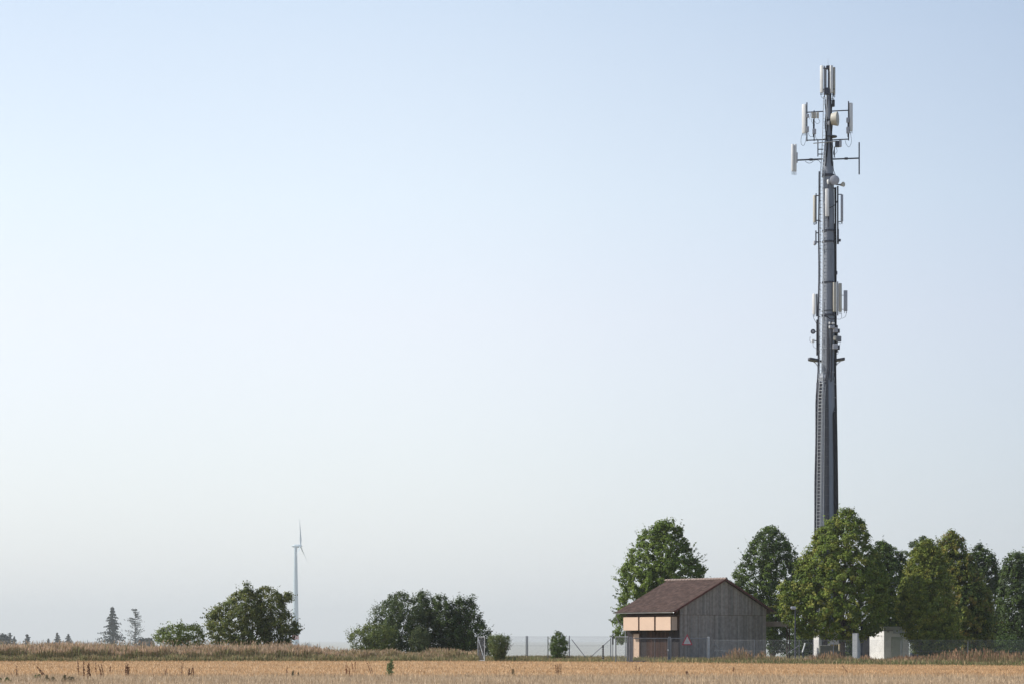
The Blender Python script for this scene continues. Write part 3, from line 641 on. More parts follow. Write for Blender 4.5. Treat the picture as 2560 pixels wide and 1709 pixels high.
GA, GB, GC = (1577, 172.5), (1674, 173), (1772, 173.5)
def GP(g_, z): return Vector((X(g_[0], g_[1]), g_[1], z))
side_gate = thing('side_gate', tuple(GP((1554, 173.5), 0)), 'narrow mesh side gate with steel post left of the double gate', 'gate')
t = MB(); a, b = GP((1539.5, 174.5), 0), GP((1571, 173), 0); t.tube([a, a + UP * 1.97], .05, 10); t.tube([a + UP * 1.95, b + UP * 1.95], .03, 8); t.build('frame', M_zincd, side_gate, smooth=True)
link_mesh(a, b, .1, 1.9, .075, .002, 'mesh', side_gate, M_wire)
gates = []
for (ga_, gb2, lab) in ((GA, GB, 'left leaf of the double steel gate before the barn door'), (GB, GC, 'right leaf of the double gate carrying the warning triangle')):
    gt_ = thing('gate_leaf', tuple(GP(ga_, 0)), lab, 'gate', 'double gate before the barn'); a, b = GP(ga_, 0), GP(gb2, 0); d = (b - a).normalized()
    a, b = a + d * .12, b - d * .12; t = MB()
    for p in (a, b): t.tube([p + UP * .08, p + UP * 1.86], .032, 8)
    for zz in (.1, 1.84): t.tube([a + UP * zz, b + UP * zz], .032, 8)
    m_ = (a + b) / 2 + (d * .35 if ga_ is GA else -d * .25); t.tube([m_ + UP * .1, m_ + UP * 1.84], .014, 6)
    t.build('frame', M_zincd, gt_, smooth=True); link_mesh(a, b, .1, 1.84, .06, .002, 'mesh', gt_, M_wire)
    if ga_ is GA: MB().box(b + UP * .95 - Vector((0, .06, 0)), .09, .06, .14).build('lock', M_white, gt_)
    gates.append(gt_)
for g_, nm, wd, lab in ((GA, 'gate_post', .24, 'thick grey blue post at the left end of double gate'), (GB, 'gate_post', .20, 'grey post where the two gate leaves meet'), (GC, 'gate_post', .16, 'pale steel post at the right end of double gate')):
    p = GP(g_, 0); t = MB(); t.bevbox(p + UP * (.98) + Vector((0, .12, 0)), wd, .14, 1.96, 0, .02)
    tag(t.build(nm, M_zincd if g_ is not GC else M_zinc, None, tuple(p), smooth=False), lab, 'post', 'posts of the double gate')
t = MB(); p = GP((1569, 173.2), 0); t.bevbox(p + UP * 1.0, .14, .12, 2.0, 0, .02); tag(t.build('gate_post', M_zincd, None, tuple(p)), 'slim dark post pressed against the thick gate post', 'post', 'posts of the double gate')
# warning triangle
SY = 173.1; c = P(1718, 1597.5, SY); sg = thing('warning_sign', tuple(c), 'red bordered triangular warning sign hung on the gate', 'sign')
def tri(sc_, y, th):
    vs = []
    for yy in (y, y + th):
        for (a_, b_) in ((0, 14.5), (-13.5, -13.5), (13.5, -13.5)): vs.append(Vector((c.x + a_ * sc_ * SY / F, yy, c.z - (.006 if sc_ == 1 else .05) + (b_) * sc_ * SY / F)))
    return vs
MB().add(tri(1, SY, .02), [(0, 1, 2), (5, 4, 3), (0, 3, 4, 1), (1, 4, 5, 2), (2, 5, 3, 0)]).build('border', M_red, sg)
MB().add(tri(.70, SY - .006, .004), [(0, 1, 2), (5, 4, 3), (0, 3, 4, 1), (1, 4, 5, 2), (2, 5, 3, 0)]).build('face', M_sign, sg)
MB().bevbox(c + Vector((0, -.008, -.13)), .22, .004, .16, 0, .001).build('symbol', mat('sign grey', (.36, .38, .40), .6), sg)

# fence right of the gate to beyond the frame
fr = thing('mesh_fence', (X(2000, 169), 169, 0), 'wire mesh fence right of the gate, running before trees', 'fence')
pts = [(1780, 173.4), (1886, 171), (1998, 169), (2084, 168), (2253, 166.5), (2420, 165), (2600, 163.5), (2760, 162)]
for i, (px, Y) in enumerate(pts):
    top = 1597 + (px - 1780) * .009
    if i: post_at(px, Y, top, .024, fr, M_zincd)
    if i:
        q = pts[i - 1]; a, b = GP(q, 0), GP((px, Y), 0); link_mesh(a, b, .04, 1.70, .085, .0018, 'mesh', fr, M_wire)
t = MB()
for zz in (1.71, .9): t.tube([GP(p, zz) for p in pts], .004, 5, False)
t.build('straining_wire', M_wire, fr)
for p, q, Y in (((1783, 1608), (1828, 1642), 173.2), ((1998, 1612), (1968, 1632), 169), ):
    MB().tube([P(p[0], p[1], Y - .05), P(q[0], q[1], Y - .05)], .02, 6).build('brace', M_zincd, fr, smooth=True)

# lamp post
ly = 178; lpx = 1988
lamp = thing('lamp_post', (X(lpx, ly), ly, 0), 'slim dark lamp post standing before the largest tree', 'lamp post')
x = X(lpx, ly); zt = Z(1522, ly); MB().tube([(x, ly, 0), (x, ly, 1), (x, ly, zt)], [.075, .065, .05], 10).build('pole', M_dark, lamp, smooth=True)
t = MB(); t.bevbox(P(1983.5, 1518, ly), .42, .26, .20, 0, .05); lh = t.build('lamp_head', M_greyr, lamp); MB().box(P(1983.5, 1521.8, ly), .3, .18, .02).build('lens', M_white, lh)

# ------------------------------------------------------------------ service buildings
def block(nm, lab, cat, pxc, pxl, pxr, Y, top, beta, m, roofm=None, slab=.12, over=.06, zb=0):
    """box whose near vertical edge stands at pxc; faces run to pxl (left) and pxr (right)"""
    root = thing(nm, (X(pxc, Y), Y, zb), lab, cat); c = Vector((X(pxc, Y), Y, 0)); r_ = Vector((math.cos(beta), math.sin(beta), 0)); l_ = Vector((-math.sin(beta), math.cos(beta), 0))
    def run(d, px):
        k = (px - 1280) / F; return (c.x - k * c.y) / (k * d.y - d.x)
    lr, ll = run(r_, pxr), run(l_, pxl); z = Z(top, Y)
    w_ = MB().frame(c + r_ * lr / 2 + l_ * ll / 2 + UP * (z + zb) / 2, r_, l_, UP, lr / 2, ll / 2, (z - zb) / 2).build('wall', m, root)
    if roofm: MB().frame(c + r_ * lr / 2 + l_ * ll / 2 + UP * (z + slab / 2), r_, l_, UP, lr / 2 + over, ll / 2 + over, slab / 2).build('roof', roofm, root)
    return root, c, r_, l_, lr, ll, z
root, c, r_, l_, lr, ll, z = block('transformer_station', 'white flat roofed station with sunlit left wall', 'utility building', 2210, 2174, 2272, 187.5, 1574, R(16), M_plaster, M_conc, .30, .05)
MB().frame(c + r_ * (lr * .52) - l_ * .012 + UP * 1.0, r_, l_, UP, .50, .02, .98).build('door', mat('grey green door', (.34, .37, .34), .6, .1, 3), root)
MB().frame(c + r_ * (lr * .60) - l_ * .02 + UP * 2.42, r_, l_, UP, .52, .02, .16).build('vent', M_greyr, root)
MB().frame(c + r_ * (lr * .16) - l_ * .01 + UP * 2.45, r_, l_, UP, .12, .012, .10).build('plate', M_conc, root)
t = MB(); t.frame(c + r_ * lr / 2 + l_ * ll / 2 + UP * (z - .035), r_, l_, UP, lr / 2 + .025, ll / 2 + .025, .03); t.build('drip_edge', M_zincd, root)
root, c, r_, l_, lr, ll, z = block('switch_cabinet', 'tall narrow white cabinet between two station buildings', 'cabinet', 2142, 2131, 2153.5, 184, 1583, R(-12), M_plaster, M_conc, .05, .02)
root, c, r_, l_, lr, ll, z = block('service_cabin', 'dark low cabin with flat roof joining the white station', 'cabin', 2150, 2142, 2188, 191.5, 1586, R(8), mat('brown grey cabin panels', (.10, .095, .10), .8, .2, 2), M_conc, .10, .08)
root, c, r_, l_, lr, ll, z = block('equipment_shelter', 'grey white equipment shelter left of the largest tree trunk', 'shelter', 2047, 2034, 2097, 190, 1566, R(20), mat('pale render', (.52, .52, .53), .9, .12, 2), M_conc, .12, .06)
MB().frame(c + r_ * (lr * .33) - l_ * .012 + UP * 1.35, r_, l_, UP, .19, .02, 1.3).build('door', mat('dark shelter door', (.05, .035, .035), .7), root)
MB().frame(c + r_ * (lr * .18) - l_ * .03 + UP * 1.3, r_, l_, UP, .03, .03, 1.3).build('downpipe', M_dark, root)
# low wall with striped band and a white meter box
lw = thing('low_container', (X(2075, 186), 186, 0), 'low grey container with striped edge before the shelter', 'container')
MB().bevbox(P(2075, 1631, 186), 1.75, .8, 1.25, 0, .03).build('body', mat('grey green container', (.13, .14, .12), .8, .15, 3), lw)
M_yel = mat('yellow paint', (.55, .45, .16), .6)
for i in range(8): MB().box(P(2077.5 + i * 2.6, 1611.5, 185.58), .083, .02, .13).build('yellow_stripe' if i % 2 else 'black_stripe', M_yel if i % 2 else M_black, lw)
mbx = thing('meter_box', (X(2101, 184), 184, 0), 'small cream meter box on a post beside the tree trunk', 'meter box')
MB().bevbox(P(2101, 1617, 184), .27, .2, .62, 0, .03).build('body', mat('cream plastic', (.62, .54, .38), .6, .08, 3), mbx)
MB().tube([(X(2101, 184), 184.02, 0), (X(2101, 184), 184.02, Z(1627, 184))], .04, 8).build('post', M_zincd, mbx)
fb_ = thing('folding_barrier', (X(2018, 176), 176, 0), 'white and black tubular barrier left of the grey shelter', 'barrier')
a, b = P(2013, 1606, 176), P(2006, 1629, 176); MB().tube([a, b], .05, 8).build('leg', M_white, fb_, smooth=True); MB().tube([P(2014, 1645, 176), P(2010, 1657, 176)], .05, 8).build('leg', M_white, fb_, smooth=True)
MB().tube([b, P(2009, 1646, 176)], .05, 8).build('leg', M_dark, fb_, smooth=True); t = MB(); t.tube([P(2014, 1606, 176.6), P(2033, 1606, 176.6)], .025, 6); t.tube([P(2033, 1606, 176.6), P(2033, 1655, 176.6)], .025, 6); t.build('frame', M_dark, fb_, smooth=True)
MB().tube([P(2012, 1644, 176.3), P(2036, 1644, 176.3)], .03, 6).build('rail', M_white, fb_)
tt = thing('steel_pole', (X(2154, 182), 182, 0), 'dark slim pole right of the tall narrow white cabinet', 'pole')
MB().tube([(X(2154, 182), 182, 0), (X(2154, 182), 182, Z(1560, 182))], [.085, .07], 10).build('shaft', M_dark, tt, smooth=True)
cbn = thing('cable_reel', (X(2279, 190), 190, 0), 'pale grey drum lying in weeds right of the white station', 'drum')
a = P(2276, 1640, 190); MB().tube([a, a + Vector((.1, 0, 0))], .34, 18).build('flange', M_greyr, cbn); MB().tube([a + Vector((.55, 0, 0)), a + Vector((.65, 0, 0))], .34, 18).build('flange', M_greyr, cbn)
MB().tube([a + Vector((.1, 0, 0)), a + Vector((.55, 0, 0))], .16, 14).build('core', M_dark, cbn)

# ------------------------------------------------------------------ telecom tower
TW = 200.0; K = TW / F
tw = thing('telecom_tower', (X(2067, TW), TW, 0), 'tall grey telecom tower crowded with antennas and dishes', 'tower')
def T(px, py, dy=0.0): return Vector((X(px, TW), TW + dy, Z(py, TW)))
def prof_tube(rows_, m, nm, n=32):
    t = MB(); t.tube([T(cx, y) for y, cx, r in rows_], [r * K for y, cx, r in rows_], n); return t.build(nm, m, tw, smooth=True)
shaft = prof_tube([(1651, 2067.5, 30), (1300, 2067, 25.5), (1100, 2066.5, 23.5), (950, 2065.5, 21.5), (944, 2065.7, 21.3), (943.5, 2070, 16.6), (936, 2070, 16.5), (780, 2071, 15.5), (600, 2071.5, 14.6), (438, 2070.5, 13.8)], M_shaft, 'shaft')
upper = prof_tube([(438, 2069, 14.5), (400, 2070, 12.5), (340, 2071.5, 9), (250, 2072, 7), (236, 2072, 6)], M_shaft, 'upper_shaft', 24)
pole = prof_tube([(236, 2072, 3), (165, 2072, 2.4)], M_dark, 'top_pole', 12)
MB().tube([T(2070.5, 168), T(2069.5, 145)], [.02, .010], 6).build('lightning_rod', M_zinc, tw)
def shr(y): return np.interp(y, [438, 600, 780, 936, 946, 1100, 1300, 1651], [13.8, 14.6, 15.5, 16.5, 21.5, 23.5, 25.5, 30])
def shc(y): return np.interp(y, [438, 600, 780, 936, 946, 1100, 1300, 1651], [2070.5, 2071.5, 2071, 2070, 2065.5, 2066.5, 2067, 2067.5])
for y, hgt, ex, m in ((440, 6, 2, M_dark), (471, 3, .8, M_shaft), (578, 5, 1.6, M_dark), (605, 4.5, 1.6, M_dark), (626, 1.2, .6, M_zincd), (707, 4, 1.6, M_dark), (778, 2, 1.2, M_dark), (789, 5, 1.8, M_dark), (871, 1.5, .8, M_zinc), (930, 1.5, 1, M_zinc), (948, 5, 1.2, M_zincd), (1100, 1.0, .6, M_zincd), (1190, 1.0, .6, M_zincd), (1302, 3, 1.2, M_dark)):
    r = float(shr(y)) + ex; t = MB(); cx_ = float(shc(y)); t.tube([T(cx_, y + hgt / 2), T(cx_, y - hgt / 2)], r * K, 32); t.build('clamp_ring', m, tw, smooth=True)
# cables: bundle on the right flank, conduits on the face
def flank(deg, y, extra=0.0):
    """point on the shaft surface; 0 deg faces the camera, 90 deg right, -90 left"""
    r = (float(shr(y)) + extra) * K; return Vector((X(float(shc(y)), TW) + r * math.sin(R(deg)), TW - r * math.cos(R(deg)), Z(y, TW)))
t = MB(); random.seed(9)
for i in range(11):
    dg = 40 + i * 4.6; y1 = 1036 + random.uniform(-8, 8) if i < 6 else 905
    pts = [flank(dg + random.uniform(-.6, .6), y, 1.6) for y in range(int(y1), 1652, 60)]
    t.tube([flank(72 + i * .6, y1 - 22, 1.5)] + pts, .075, 6)
for i in range(3): t.tube([flank(75 + i * 6, y, 1.8 + (i % 2)) for y in range(470, 1060, 40)], .04, 6)
t.tube([flank(88, y, 3.2) for y in range(590, 940, 40)], .075, 8); t.tube([flank(80, y, 1.5) for y in range(560, 940, 40)], .06, 8)
t.build('cable_bundle', M_cable, tw, smooth=True)
t = MB()
for i in range(5): t.tube([flank(-16 + i * 4.5, y, 1.2) for y in list(range(812 + i * 12, 936, 24)) + list(range(950, 1652, 50))], .045, 6)
t.tube([flank(24, y, 1.4) for y in range(805, 960, 30)], .06, 6)
t.build('cable_bundle', mat('dark grey conduit', (.05, .055, .07), .6, .2, 4), tw, smooth=True)
t = MB()
for y in range(960, 1650, 34): t.tube([flank(a, y, 2.6) for a in range(40, 100, 12)], .018, 5); t.build('cable_strap', M_zinc, tw); t = MB()
for y in range(950, 1640, 24): MB().tube([flank(a, y, 2.4) for a in range(-18, 12, 7)], .012, 4).build('cable_strap', M_zincd, tw)
t = MB()
for i in range(6): t.tube([flank(-86 + i * 8, y, 1.3) for y in range(955, 1652, 50)], .075, 6)
t.build('cable_bundle', mat('slate grey darkening cables', (.05, .055, .075), .7, .2, 4), tw, smooth=True)  # cables added behind the ladder to darken the sunlit left of the shaft
# cable tray bright strip and ladder on the left front
def lad(y): return np.interp(y, [240, 300, 380, 440, 700, 935, 1000, 1300, 1651], [2062, 2061, 2058, 2054, 2053.5, 2051.5, 2047.3, 2043.6, 2040])
def front(px, y, extra=2.5):
    """point just outside the shaft at column px"""
    if y > 438: cx, r = float(shc(y)), float(shr(y))
    else: cx, r = float(np.interp(y, [236, 250, 340, 400, 438], [2072, 2072, 2071.5, 2070, 2069])), float(np.interp(y, [236, 250, 340, 400, 438], [6, 7, 9, 12.5, 14.5]))
    d = min(max((px - cx) / (r + extra), -.97), .97); return Vector((X(px, TW), TW - (r + extra) * K * math.sqrt(1 - d * d), Z(y, TW)))
ldr = MB(); cr_ = [y for y in range(242, 1652, 30)]
for off in (-3.8, 3.8): ldr.tube([front(lad(y) + off, y, 5) for y in cr_], .032, 6)
ladder = ldr.build('ladder', M_zinc, tw, smooth=True)
t = MB(); y = 246.0
while y < 1650: t.tube([front(lad(y) - 3.8, y, 5), front(lad(y) + 3.8, y, 5)], .018, 5); y += 8.6
ru = t.build('rungs', M_zinc, ladder); ru['kind'] = 'stuff'
t = MB()
for off in (6.5, 11.5): t.tube([front(lad(y) + off, y, 2.2) for y in cr_ if y > 950], .028, 6)
y = 955.0
while y < 1650: t.tube([front(lad(y) + 6.5, y, 2.2), front(lad(y) + 11.5, y, 2.2)], .016, 5); y += 14
t.build('cable_tray', M_zinc, tw)
t = MB()
for o_ in (8.2, 9.8): t.tube([front(lad(y) + o_, y, 1.4) for y in cr_ if y > 950], .026, 6)
t.build('feeder_cable', M_greyr, tw, smooth=True)
t = MB()
for dx in (-6.5, -8): t.tube([Vector((X(float(lad(y)) + dx + .5 * math.sin(y * .03), TW), TW - .2, Z(y, TW))) for y in range(430, 1652, 20)], .04, 6)
for y in range(470, 1650, 17): t.tube([T(float(lad(y)) - 8.5, y, -.2), T(float(lad(y)) - 3, y, -.35)], .035, 4)
t.build('cable_bundle', M_dark, tw, smooth=True)
t = MB()
for (xx, y0, y1) in ((2066, 240, 400), (2076, 236, 400), (2078.5, 262, 420), (2062.5, 250, 430)): t.tube([T(xx + 1.2 * math.sin(y * .11 + xx), y, -.32 - .1 * (y > 330)) for y in range(y0, y1, 12)], .045, 6)
t.build('cable_bundle', M_cable, tw, smooth=True)

def pole_px(px, y0, y1, r=.05, dy=-.2, m=M_dark, nm='mounting_pole'):
    t = MB(); t.tube([T(px, y1, dy), T(px, y0, dy)], r, 8); return t.build(nm, m, tw, smooth=True)
def panel(xl, xr, yt, yb, m, dy=0., rz=0., dep=.16, conn=4, nm='panel_antenna', cl=6):
    w_ = (xr - xl) * K; c = T((xl + xr) / 2, (yt + yb) / 2, dy); t = MB(); t.bevbox(c, w_, dep, (yb - yt) * K, rz, min(w_, dep) * .3); o = t.build(nm, m, tw, smooth=True)
    if conn:
        t = MB()
        for i in range(conn):
            xx = c.x + (i - (conn - 1) / 2) * w_ / conn; t.tube([(xx, c.y, c.z - (yb - yt) * K / 2 - .002), (xx, c.y, c.z - (yb - yt) * K / 2 - cl * K)], .022, 5)
        t.build('connector', M_cable, o)
    return o
def arm(p, q, r=.05, nm='arm', m=M_dark, dy=-.1):
    return MB().tube([T(*p, dy), T(*q, dy)], r, 8).build(nm, m, tw, smooth=True)
def loop(pts, r=.016, dy=-.15, m=M_cable, nm='cable'):
    P_ = [T(x, y, dy) for x, y in pts]; out = []
    for i in range(len(P_) - 1):
        a0, a1, a2, a3 = P_[max(i - 1, 0)], P_[i], P_[i + 1], P_[min(i + 2, len(P_) - 1)]
        for k in range(5):
            f = k / 5; out.append(.5 * ((2 * a1) + (a2 - a0) * f + (2 * a0 - 5 * a1 + 4 * a2 - a3) * f * f + (3 * a1 - a0 - 3 * a2 + a3) * f ** 3))
    out.append(P_[-1]); return MB().tube(out, r, 5).build(nm, m, tw, smooth=True)
# top crown
panel(2049.5, 2058, 165.5, 233, M_white, -.15, R(-25), .20, 3)
panel(2061.5, 2067.5, 170, 222, M_greyr, .25, 0, .15, 0)
panel(2073.5, 2081.5, 166, 234, M_white, -.25, R(15), .20, 3)
panel(2083, 2088.5, 168, 236, M_beige, .1, R(55), .20, 3)
pole_px(2061, 166, 245, .045, -.1); pole_px(2082, 170, 250, .035, 0)
for y in (172, 225): arm((2058, y), (2086, y - 1), .05, 'bracket')
MB().bevbox(T(2071, 170, -.1), .45, .3, .32, 0, .05).build('bracket', M_dark, tw); MB().bevbox(T(2066, 230, -.2), .5, .3, .6, 0, .05).build('bracket', M_dark, tw)
loop([(2052, 236), (2053, 244), (2060, 248), (2066, 244)]); loop([(2084, 238), (2080, 248), (2074, 245)]); loop([(2087, 238), (2085, 246), (2076, 256)])
MB().bevbox(T(2082.5, 260, -.2), .24, .25, .60, 0, .04).build('radio_unit', M_black, tw)
# upper side antennas
pole_px(2016.5, 258, 355, .055); pole_px(2120.5, 255, 353, .055)
panel(2004, 2014.5, 263, 335, M_white, -.25, R(-28), .22, 3); panel(2122, 2131, 259, 329, M_white, -.15, R(30), .22, 3)
arm((2016, 282), (2058, 279.5)); arm((2015, 352), (2064, 350)); arm((2078, 279), (2120, 277)); arm((2080, 351), (2121, 349))
for (xa, xb, ya, yb) in ((2014, 2021.5, 288, 297), (2014, 2021, 319, 333), (2114.5, 2121, 297, 309), (2114.5, 2122, 320, 336), (2030, 2039, 325, 338)): MB().bevbox(T((xa + xb) / 2, (ya + yb) / 2, -.33), (xb - xa) * K, .2, (yb - ya) * K, 0, .03).build('radio_unit', M_greyr, tw)
pole_px(2034.5, 278, 354, .05)
for xx in (2030, 2036.5, 2043): MB().bevbox(T(xx, 291, -.35), .19, .2, .50, 0, .03).build('radio_unit', M_beige, tw)
loop([(2045, 298), (2049, 306), (2042, 311), (2036, 304)]); loop([(2027, 298), (2030, 309), (2036, 312), (2034, 330)]); loop([(2038, 338), (2040, 348), (2050, 352)]); loop([(2022, 300), (2025, 292), (2027, 284)])
loop([(2004, 338), (2002, 350), (2003, 362), (2010, 364), (2015, 345)]); loop([(2020, 333), (2024, 342), (2034, 343)]); loop([(2125, 332), (2128, 355), (2122, 369), (2115, 362), (2112, 352)])
pole_px(2032, 300, 345, .03, -.3, M_cable, 'cable'); pole_px(2118, 300, 345, .03, -.32, M_cable, 'cable')
# drum dish pointing right
dd = Vector((.93, -.36, 0)).normalized(); dc = T(2084, 301, -.45)
t = MB(); t.tube([dc - dd * .28, dc - dd * .22, dc + dd * .24, dc + dd * .30, dc + dd * .33], [.30, .50, .62, .62, .50], 28); dish = t.build('drum_dish', M_beige, tw, smooth=True)
MB().tube([dc - dd * .22, dc - dd * .7], .07, 8).build('bracket', M_dark, dish); MB().bevbox(T(2069.5, 312, -.5), .16, .2, .3, 0, .04).build('radio_unit', M_greyr, tw)
t = MB(); t.tube([T(2078, 343.5), T(2078, 341)], [14.5 * K, 14.5 * K], 24); t.build('round_plate', M_dark, tw, smooth=True)
MB().tube([T(2031, 362, -.5), T(2088, 356.5, -.5)], .045, 8).build('arm', M_zinc, tw, smooth=True)
MB().bevbox(T(2092.5, 362, -.2), .38, .35, .52, 0, .04).build('radio_unit', M_dark, tw); MB().bevbox(T(2099.5, 361.5, -.3), .22, .3, .56, 0, .03).build('radio_unit', M_greyr, tw)
loop([(2090, 371), (2092, 380), (2085, 390), (2084, 400)]); loop([(2086, 371), (2083, 384), (2087, 396)], .03)
t = MB(); t.tube([T(2044, 393, -.2), T(2044, 352, -.2)], .05, 8)
for y in (375, 387): t.tube([T(2044, y, -.2), T(2057, y, -.2)], .045, 8)
t.build('bracket', M_dark, tw); t = MB(); t.tube([T(2085.5, 393, -.1), T(2085.5, 368, -.1)], .045, 8); t.build('mounting_pole', M_dark, tw)
# lower long arms
arm((1992, 401.5), (2056, 398.5), .07); arm((2080, 399), (2147, 396.5), .065); pole_px(2147.5, 357, 437, .06, -.1, M_dark, 'rod_antenna')
for xx in (2027.5, 2115): MB().tube([T(xx - 4, 400 if xx < 2060 else 397.5, -.1), T(xx + 4, 400 if xx < 2060 else 397.5, -.1)], .11, 8).build('clamp', M_dark, tw)
panel(1977.5, 1984, 363, 430, M_white, -.3, R(-20), .25, 2, cl=9); panel(1984.5, 1991, 362, 430, M_white, -.15, R(-5), .2, 2, cl=9)
MB().bevbox(T(1992.3, 395, -.1), .1, .15, .9, 0, .03).build('bracket', M_greyr, tw)
loop([(2012, 404), (2020, 409), (2028, 408), (2036, 402), (2046, 403), (2052, 411)], .02)
loop([(2082, 405), (2083, 425), (2088, 440), (2090, 452)], .03)
# camera-facing disc, radome and horn
t = MB(); dc = T(2083.5, 455, -.75); t.tube([dc + Vector((0, .16, 0)), dc + Vector((0, .10, 0)), dc, dc - Vector((0, .02, 0))], [.16, .40, .43, .40], 30); dsh = t.build('round_dish', M_greyr, tw, smooth=True)
MB().tube([dc + Vector((0, .16, 0)), dc + Vector((-.1, .6, 0))], .06, 8).build('bracket', M_dark, dsh)
t = MB(); q = T(2067, 459.5, -.85); t.tube([q - UP * .22, q - UP * .12, q + UP * .1, q + UP * .19, q + UP * .22], [.04, .10, .11, .07, .01], 12); t.build('small_radome', M_white, tw, smooth=True)
MB().tube([T(2067, 466, -.8), T(2067, 478, -.8)], .04, 6).build('mounting_pole', M_dark, tw)
hd = Vector((.6, -.8, 0)); q = T(2103, 464, -.35); t = MB(); t.tube([q - hd * .2, q - hd * .05, q + hd * .2, q + hd * .22], [.07, .12, .23, .21], 16); hr = t.build('horn_antenna', M_beige, tw, smooth=True)
arm((2088, 463), (2100, 464), .06, 'arm', M_dark, -.3)
# mid ring of panels
panel(2059.5, 2069, 477.5, 546, M_white, -.90, R(-12), .26, 2, cl=8); pole_px(2068, 545, 572, .05, -.85)
panel(2032.5, 2037.5, 490, 557, M_beige, -.2, R(60), .2, 2); pole_px(2039.5, 485, 562, .05); panel(2102, 2106, 488, 555, M_greyr, -.2, R(-70), .22, 2)
pole_px(2094, 466, 584, .07, -.1); pole_px(2088.5, 470, 600, .05, -.3, M_cable, 'cable')
for y in (490, 552): arm((2038, y), (2049, y), .05)
for y in (487, 555): arm((2093, y), (2104, y), .04)
loop([(2033, 558), (2036, 563), (2042, 557)]); loop([(2103, 557), (2100, 562), (2094, 556)]); loop([(2069, 525), (2078, 521), (2086, 514), (2090, 506)], .035, -.85)
pole_px(2039, 578, 612, .06); arm((2038, 583), (2046, 583), .05); arm((2036, 606), (2046, 606), .06)
q = T(2036, 610, -.2); MB().tube([q + UP * .22, q + UP * .1, q - UP * .1, q - UP * .17], [.10, .13, .12, .05], 12).build('camera_dome', M_greyr, tw, smooth=True)
pole_px(2094.5, 574, 611, .09, -.1); MB().bevbox(T(2097, 602, -.15), .3, .2, .22, 0, .03).build('radio_unit', M_dark, tw)
MB().bevbox(T(2091, 683, -.1), .14, .2, .30, 0, .03).build('clamp', M_dark, tw)
# lower ring of panels
panel(2080, 2088.5, 709, 782, M_beige, -.55, R(15), .2, 3); panel(2095, 2103, 710, 781, M_beige, -.35, R(30), .2, 3); pole_px(2093.5, 705, 790, .05, -.2)
pole_px(2089.5, 710, 785, .03, -.3)
panel(2108.5, 2118, 727, 779, M_greyr, -.15, R(10), .12, 2, cl=5); arm((2102, 739), (2109, 739), .025); arm((2102, 774), (2109, 774), .025)
panel(2030.5, 2038, 736, 787, M_white, -.2, R(-30), .2, 2); pole_px(2041.5, 736, 792, .07, -.15)
loop([(2103, 784), (2103, 795), (2099, 799), (2090, 798)]); loop([(2115, 781), (2113, 792), (2104, 797)]); loop([(2033, 789), (2034, 797), (2039, 806), (2041, 812)], .02); loop([(2056, 793), (2066, 796), (2072, 801), (2084, 801)], .04, -.85)
# equipment at the foot of the antenna zone
pole_px(2042, 800, 888, .065, -.15, M_cable); q = T(2031.5, 830, -.3)
t = MB(); t.tube([q + Vector((0, .12, 0)), q, q - Vector((0, .03, 0))], [.14, .22, .20], 18); t.build('round_dish', M_dark, tw, smooth=True); MB().tube([q - Vector((0, .035, 0)), q - Vector((0, .05, 0))], .12, 14).build('round_dish', M_greyr, tw)
arm((2033, 830), (2042, 830), .03); MB().bevbox(T(2031.5, 853, -.25), .24, .2, .30, 0, .04).build('radio_unit', M_white, tw); arm((2034, 852), (2042, 852), .04)
loop([(2025, 842), (2024, 852), (2029, 857)], .015); loop([(2032, 858), (2033, 866), (2041, 872)], .015)
for (xa, xb, ya, yb, m, dy) in ((2068.5, 2072, 809, 814, M_white, -.95), (2076, 2083, 810, 814, M_white, -.9), (2068.5, 2072, 818, 825, M_white, -.98), (2073, 2083, 818, 825, M_greyr, -.92), (2080, 2091.5, 822, 834, M_greyr, -.75), (2092, 2097.5, 824, 834, M_dark, -.45),
        (2081, 2087, 843, 853, M_beige, -.85), (2087.5, 2101, 842, 856, M_zincd, -.5), (2079, 2091.5, 862, 875, M_greyr, -.75), (2092, 2097.5, 864, 875, M_dark, -.45)):
    MB().bevbox(T((xa + xb) / 2, (ya + yb) / 2, dy), (xb - xa) * K, .22, (yb - ya) * K, 0, .03).build('radio_unit', m, tw)
pole_px(2091.5, 815, 882, .05, -.45); pole_px(2074, 806, 840, .04, -.9)
loop([(2100, 857), (2098, 864), (2094, 866)]); loop([(2096, 876), (2094, 884), (2088, 886)]); loop([(2097, 835), (2095, 842), (2090, 843)])
# side platform: crescent behind and at both sides of the shaft
t = MB(); vs = []; N = 20
for i in range(N + 1):
    a = R(-22 + 224 * i / N)
    for rr, zz in ((23.5, 901), (46, 899.5), (46, 894.5), (23.5, 897)): vs.append(Vector((X(2066, TW) + rr * K * math.cos(a), TW + rr * K * math.sin(a), Z(zz, TW))))
fs = [(4 * i + k, 4 * i + (k + 1) % 4, 4 * i + 4 + (k + 1) % 4, 4 * i + 4 + k) for i in range(N) for k in range(4)] + [(0, 1, 2, 3), (4 * N + 3, 4 * N + 2, 4 * N + 1, 4 * N)]
t.add(vs, fs); plat = t.build('platform', M_dark, tw)
for xa, xb in ((2033, 2044), (2101, 2089.5)):
    MB().tube([T(xa, 903, 0), T((xa * .45 + xb * .55), 907, 0), T(xb, 914, 0)], .035, 6).build('strut', M_zinc, plat, smooth=True)

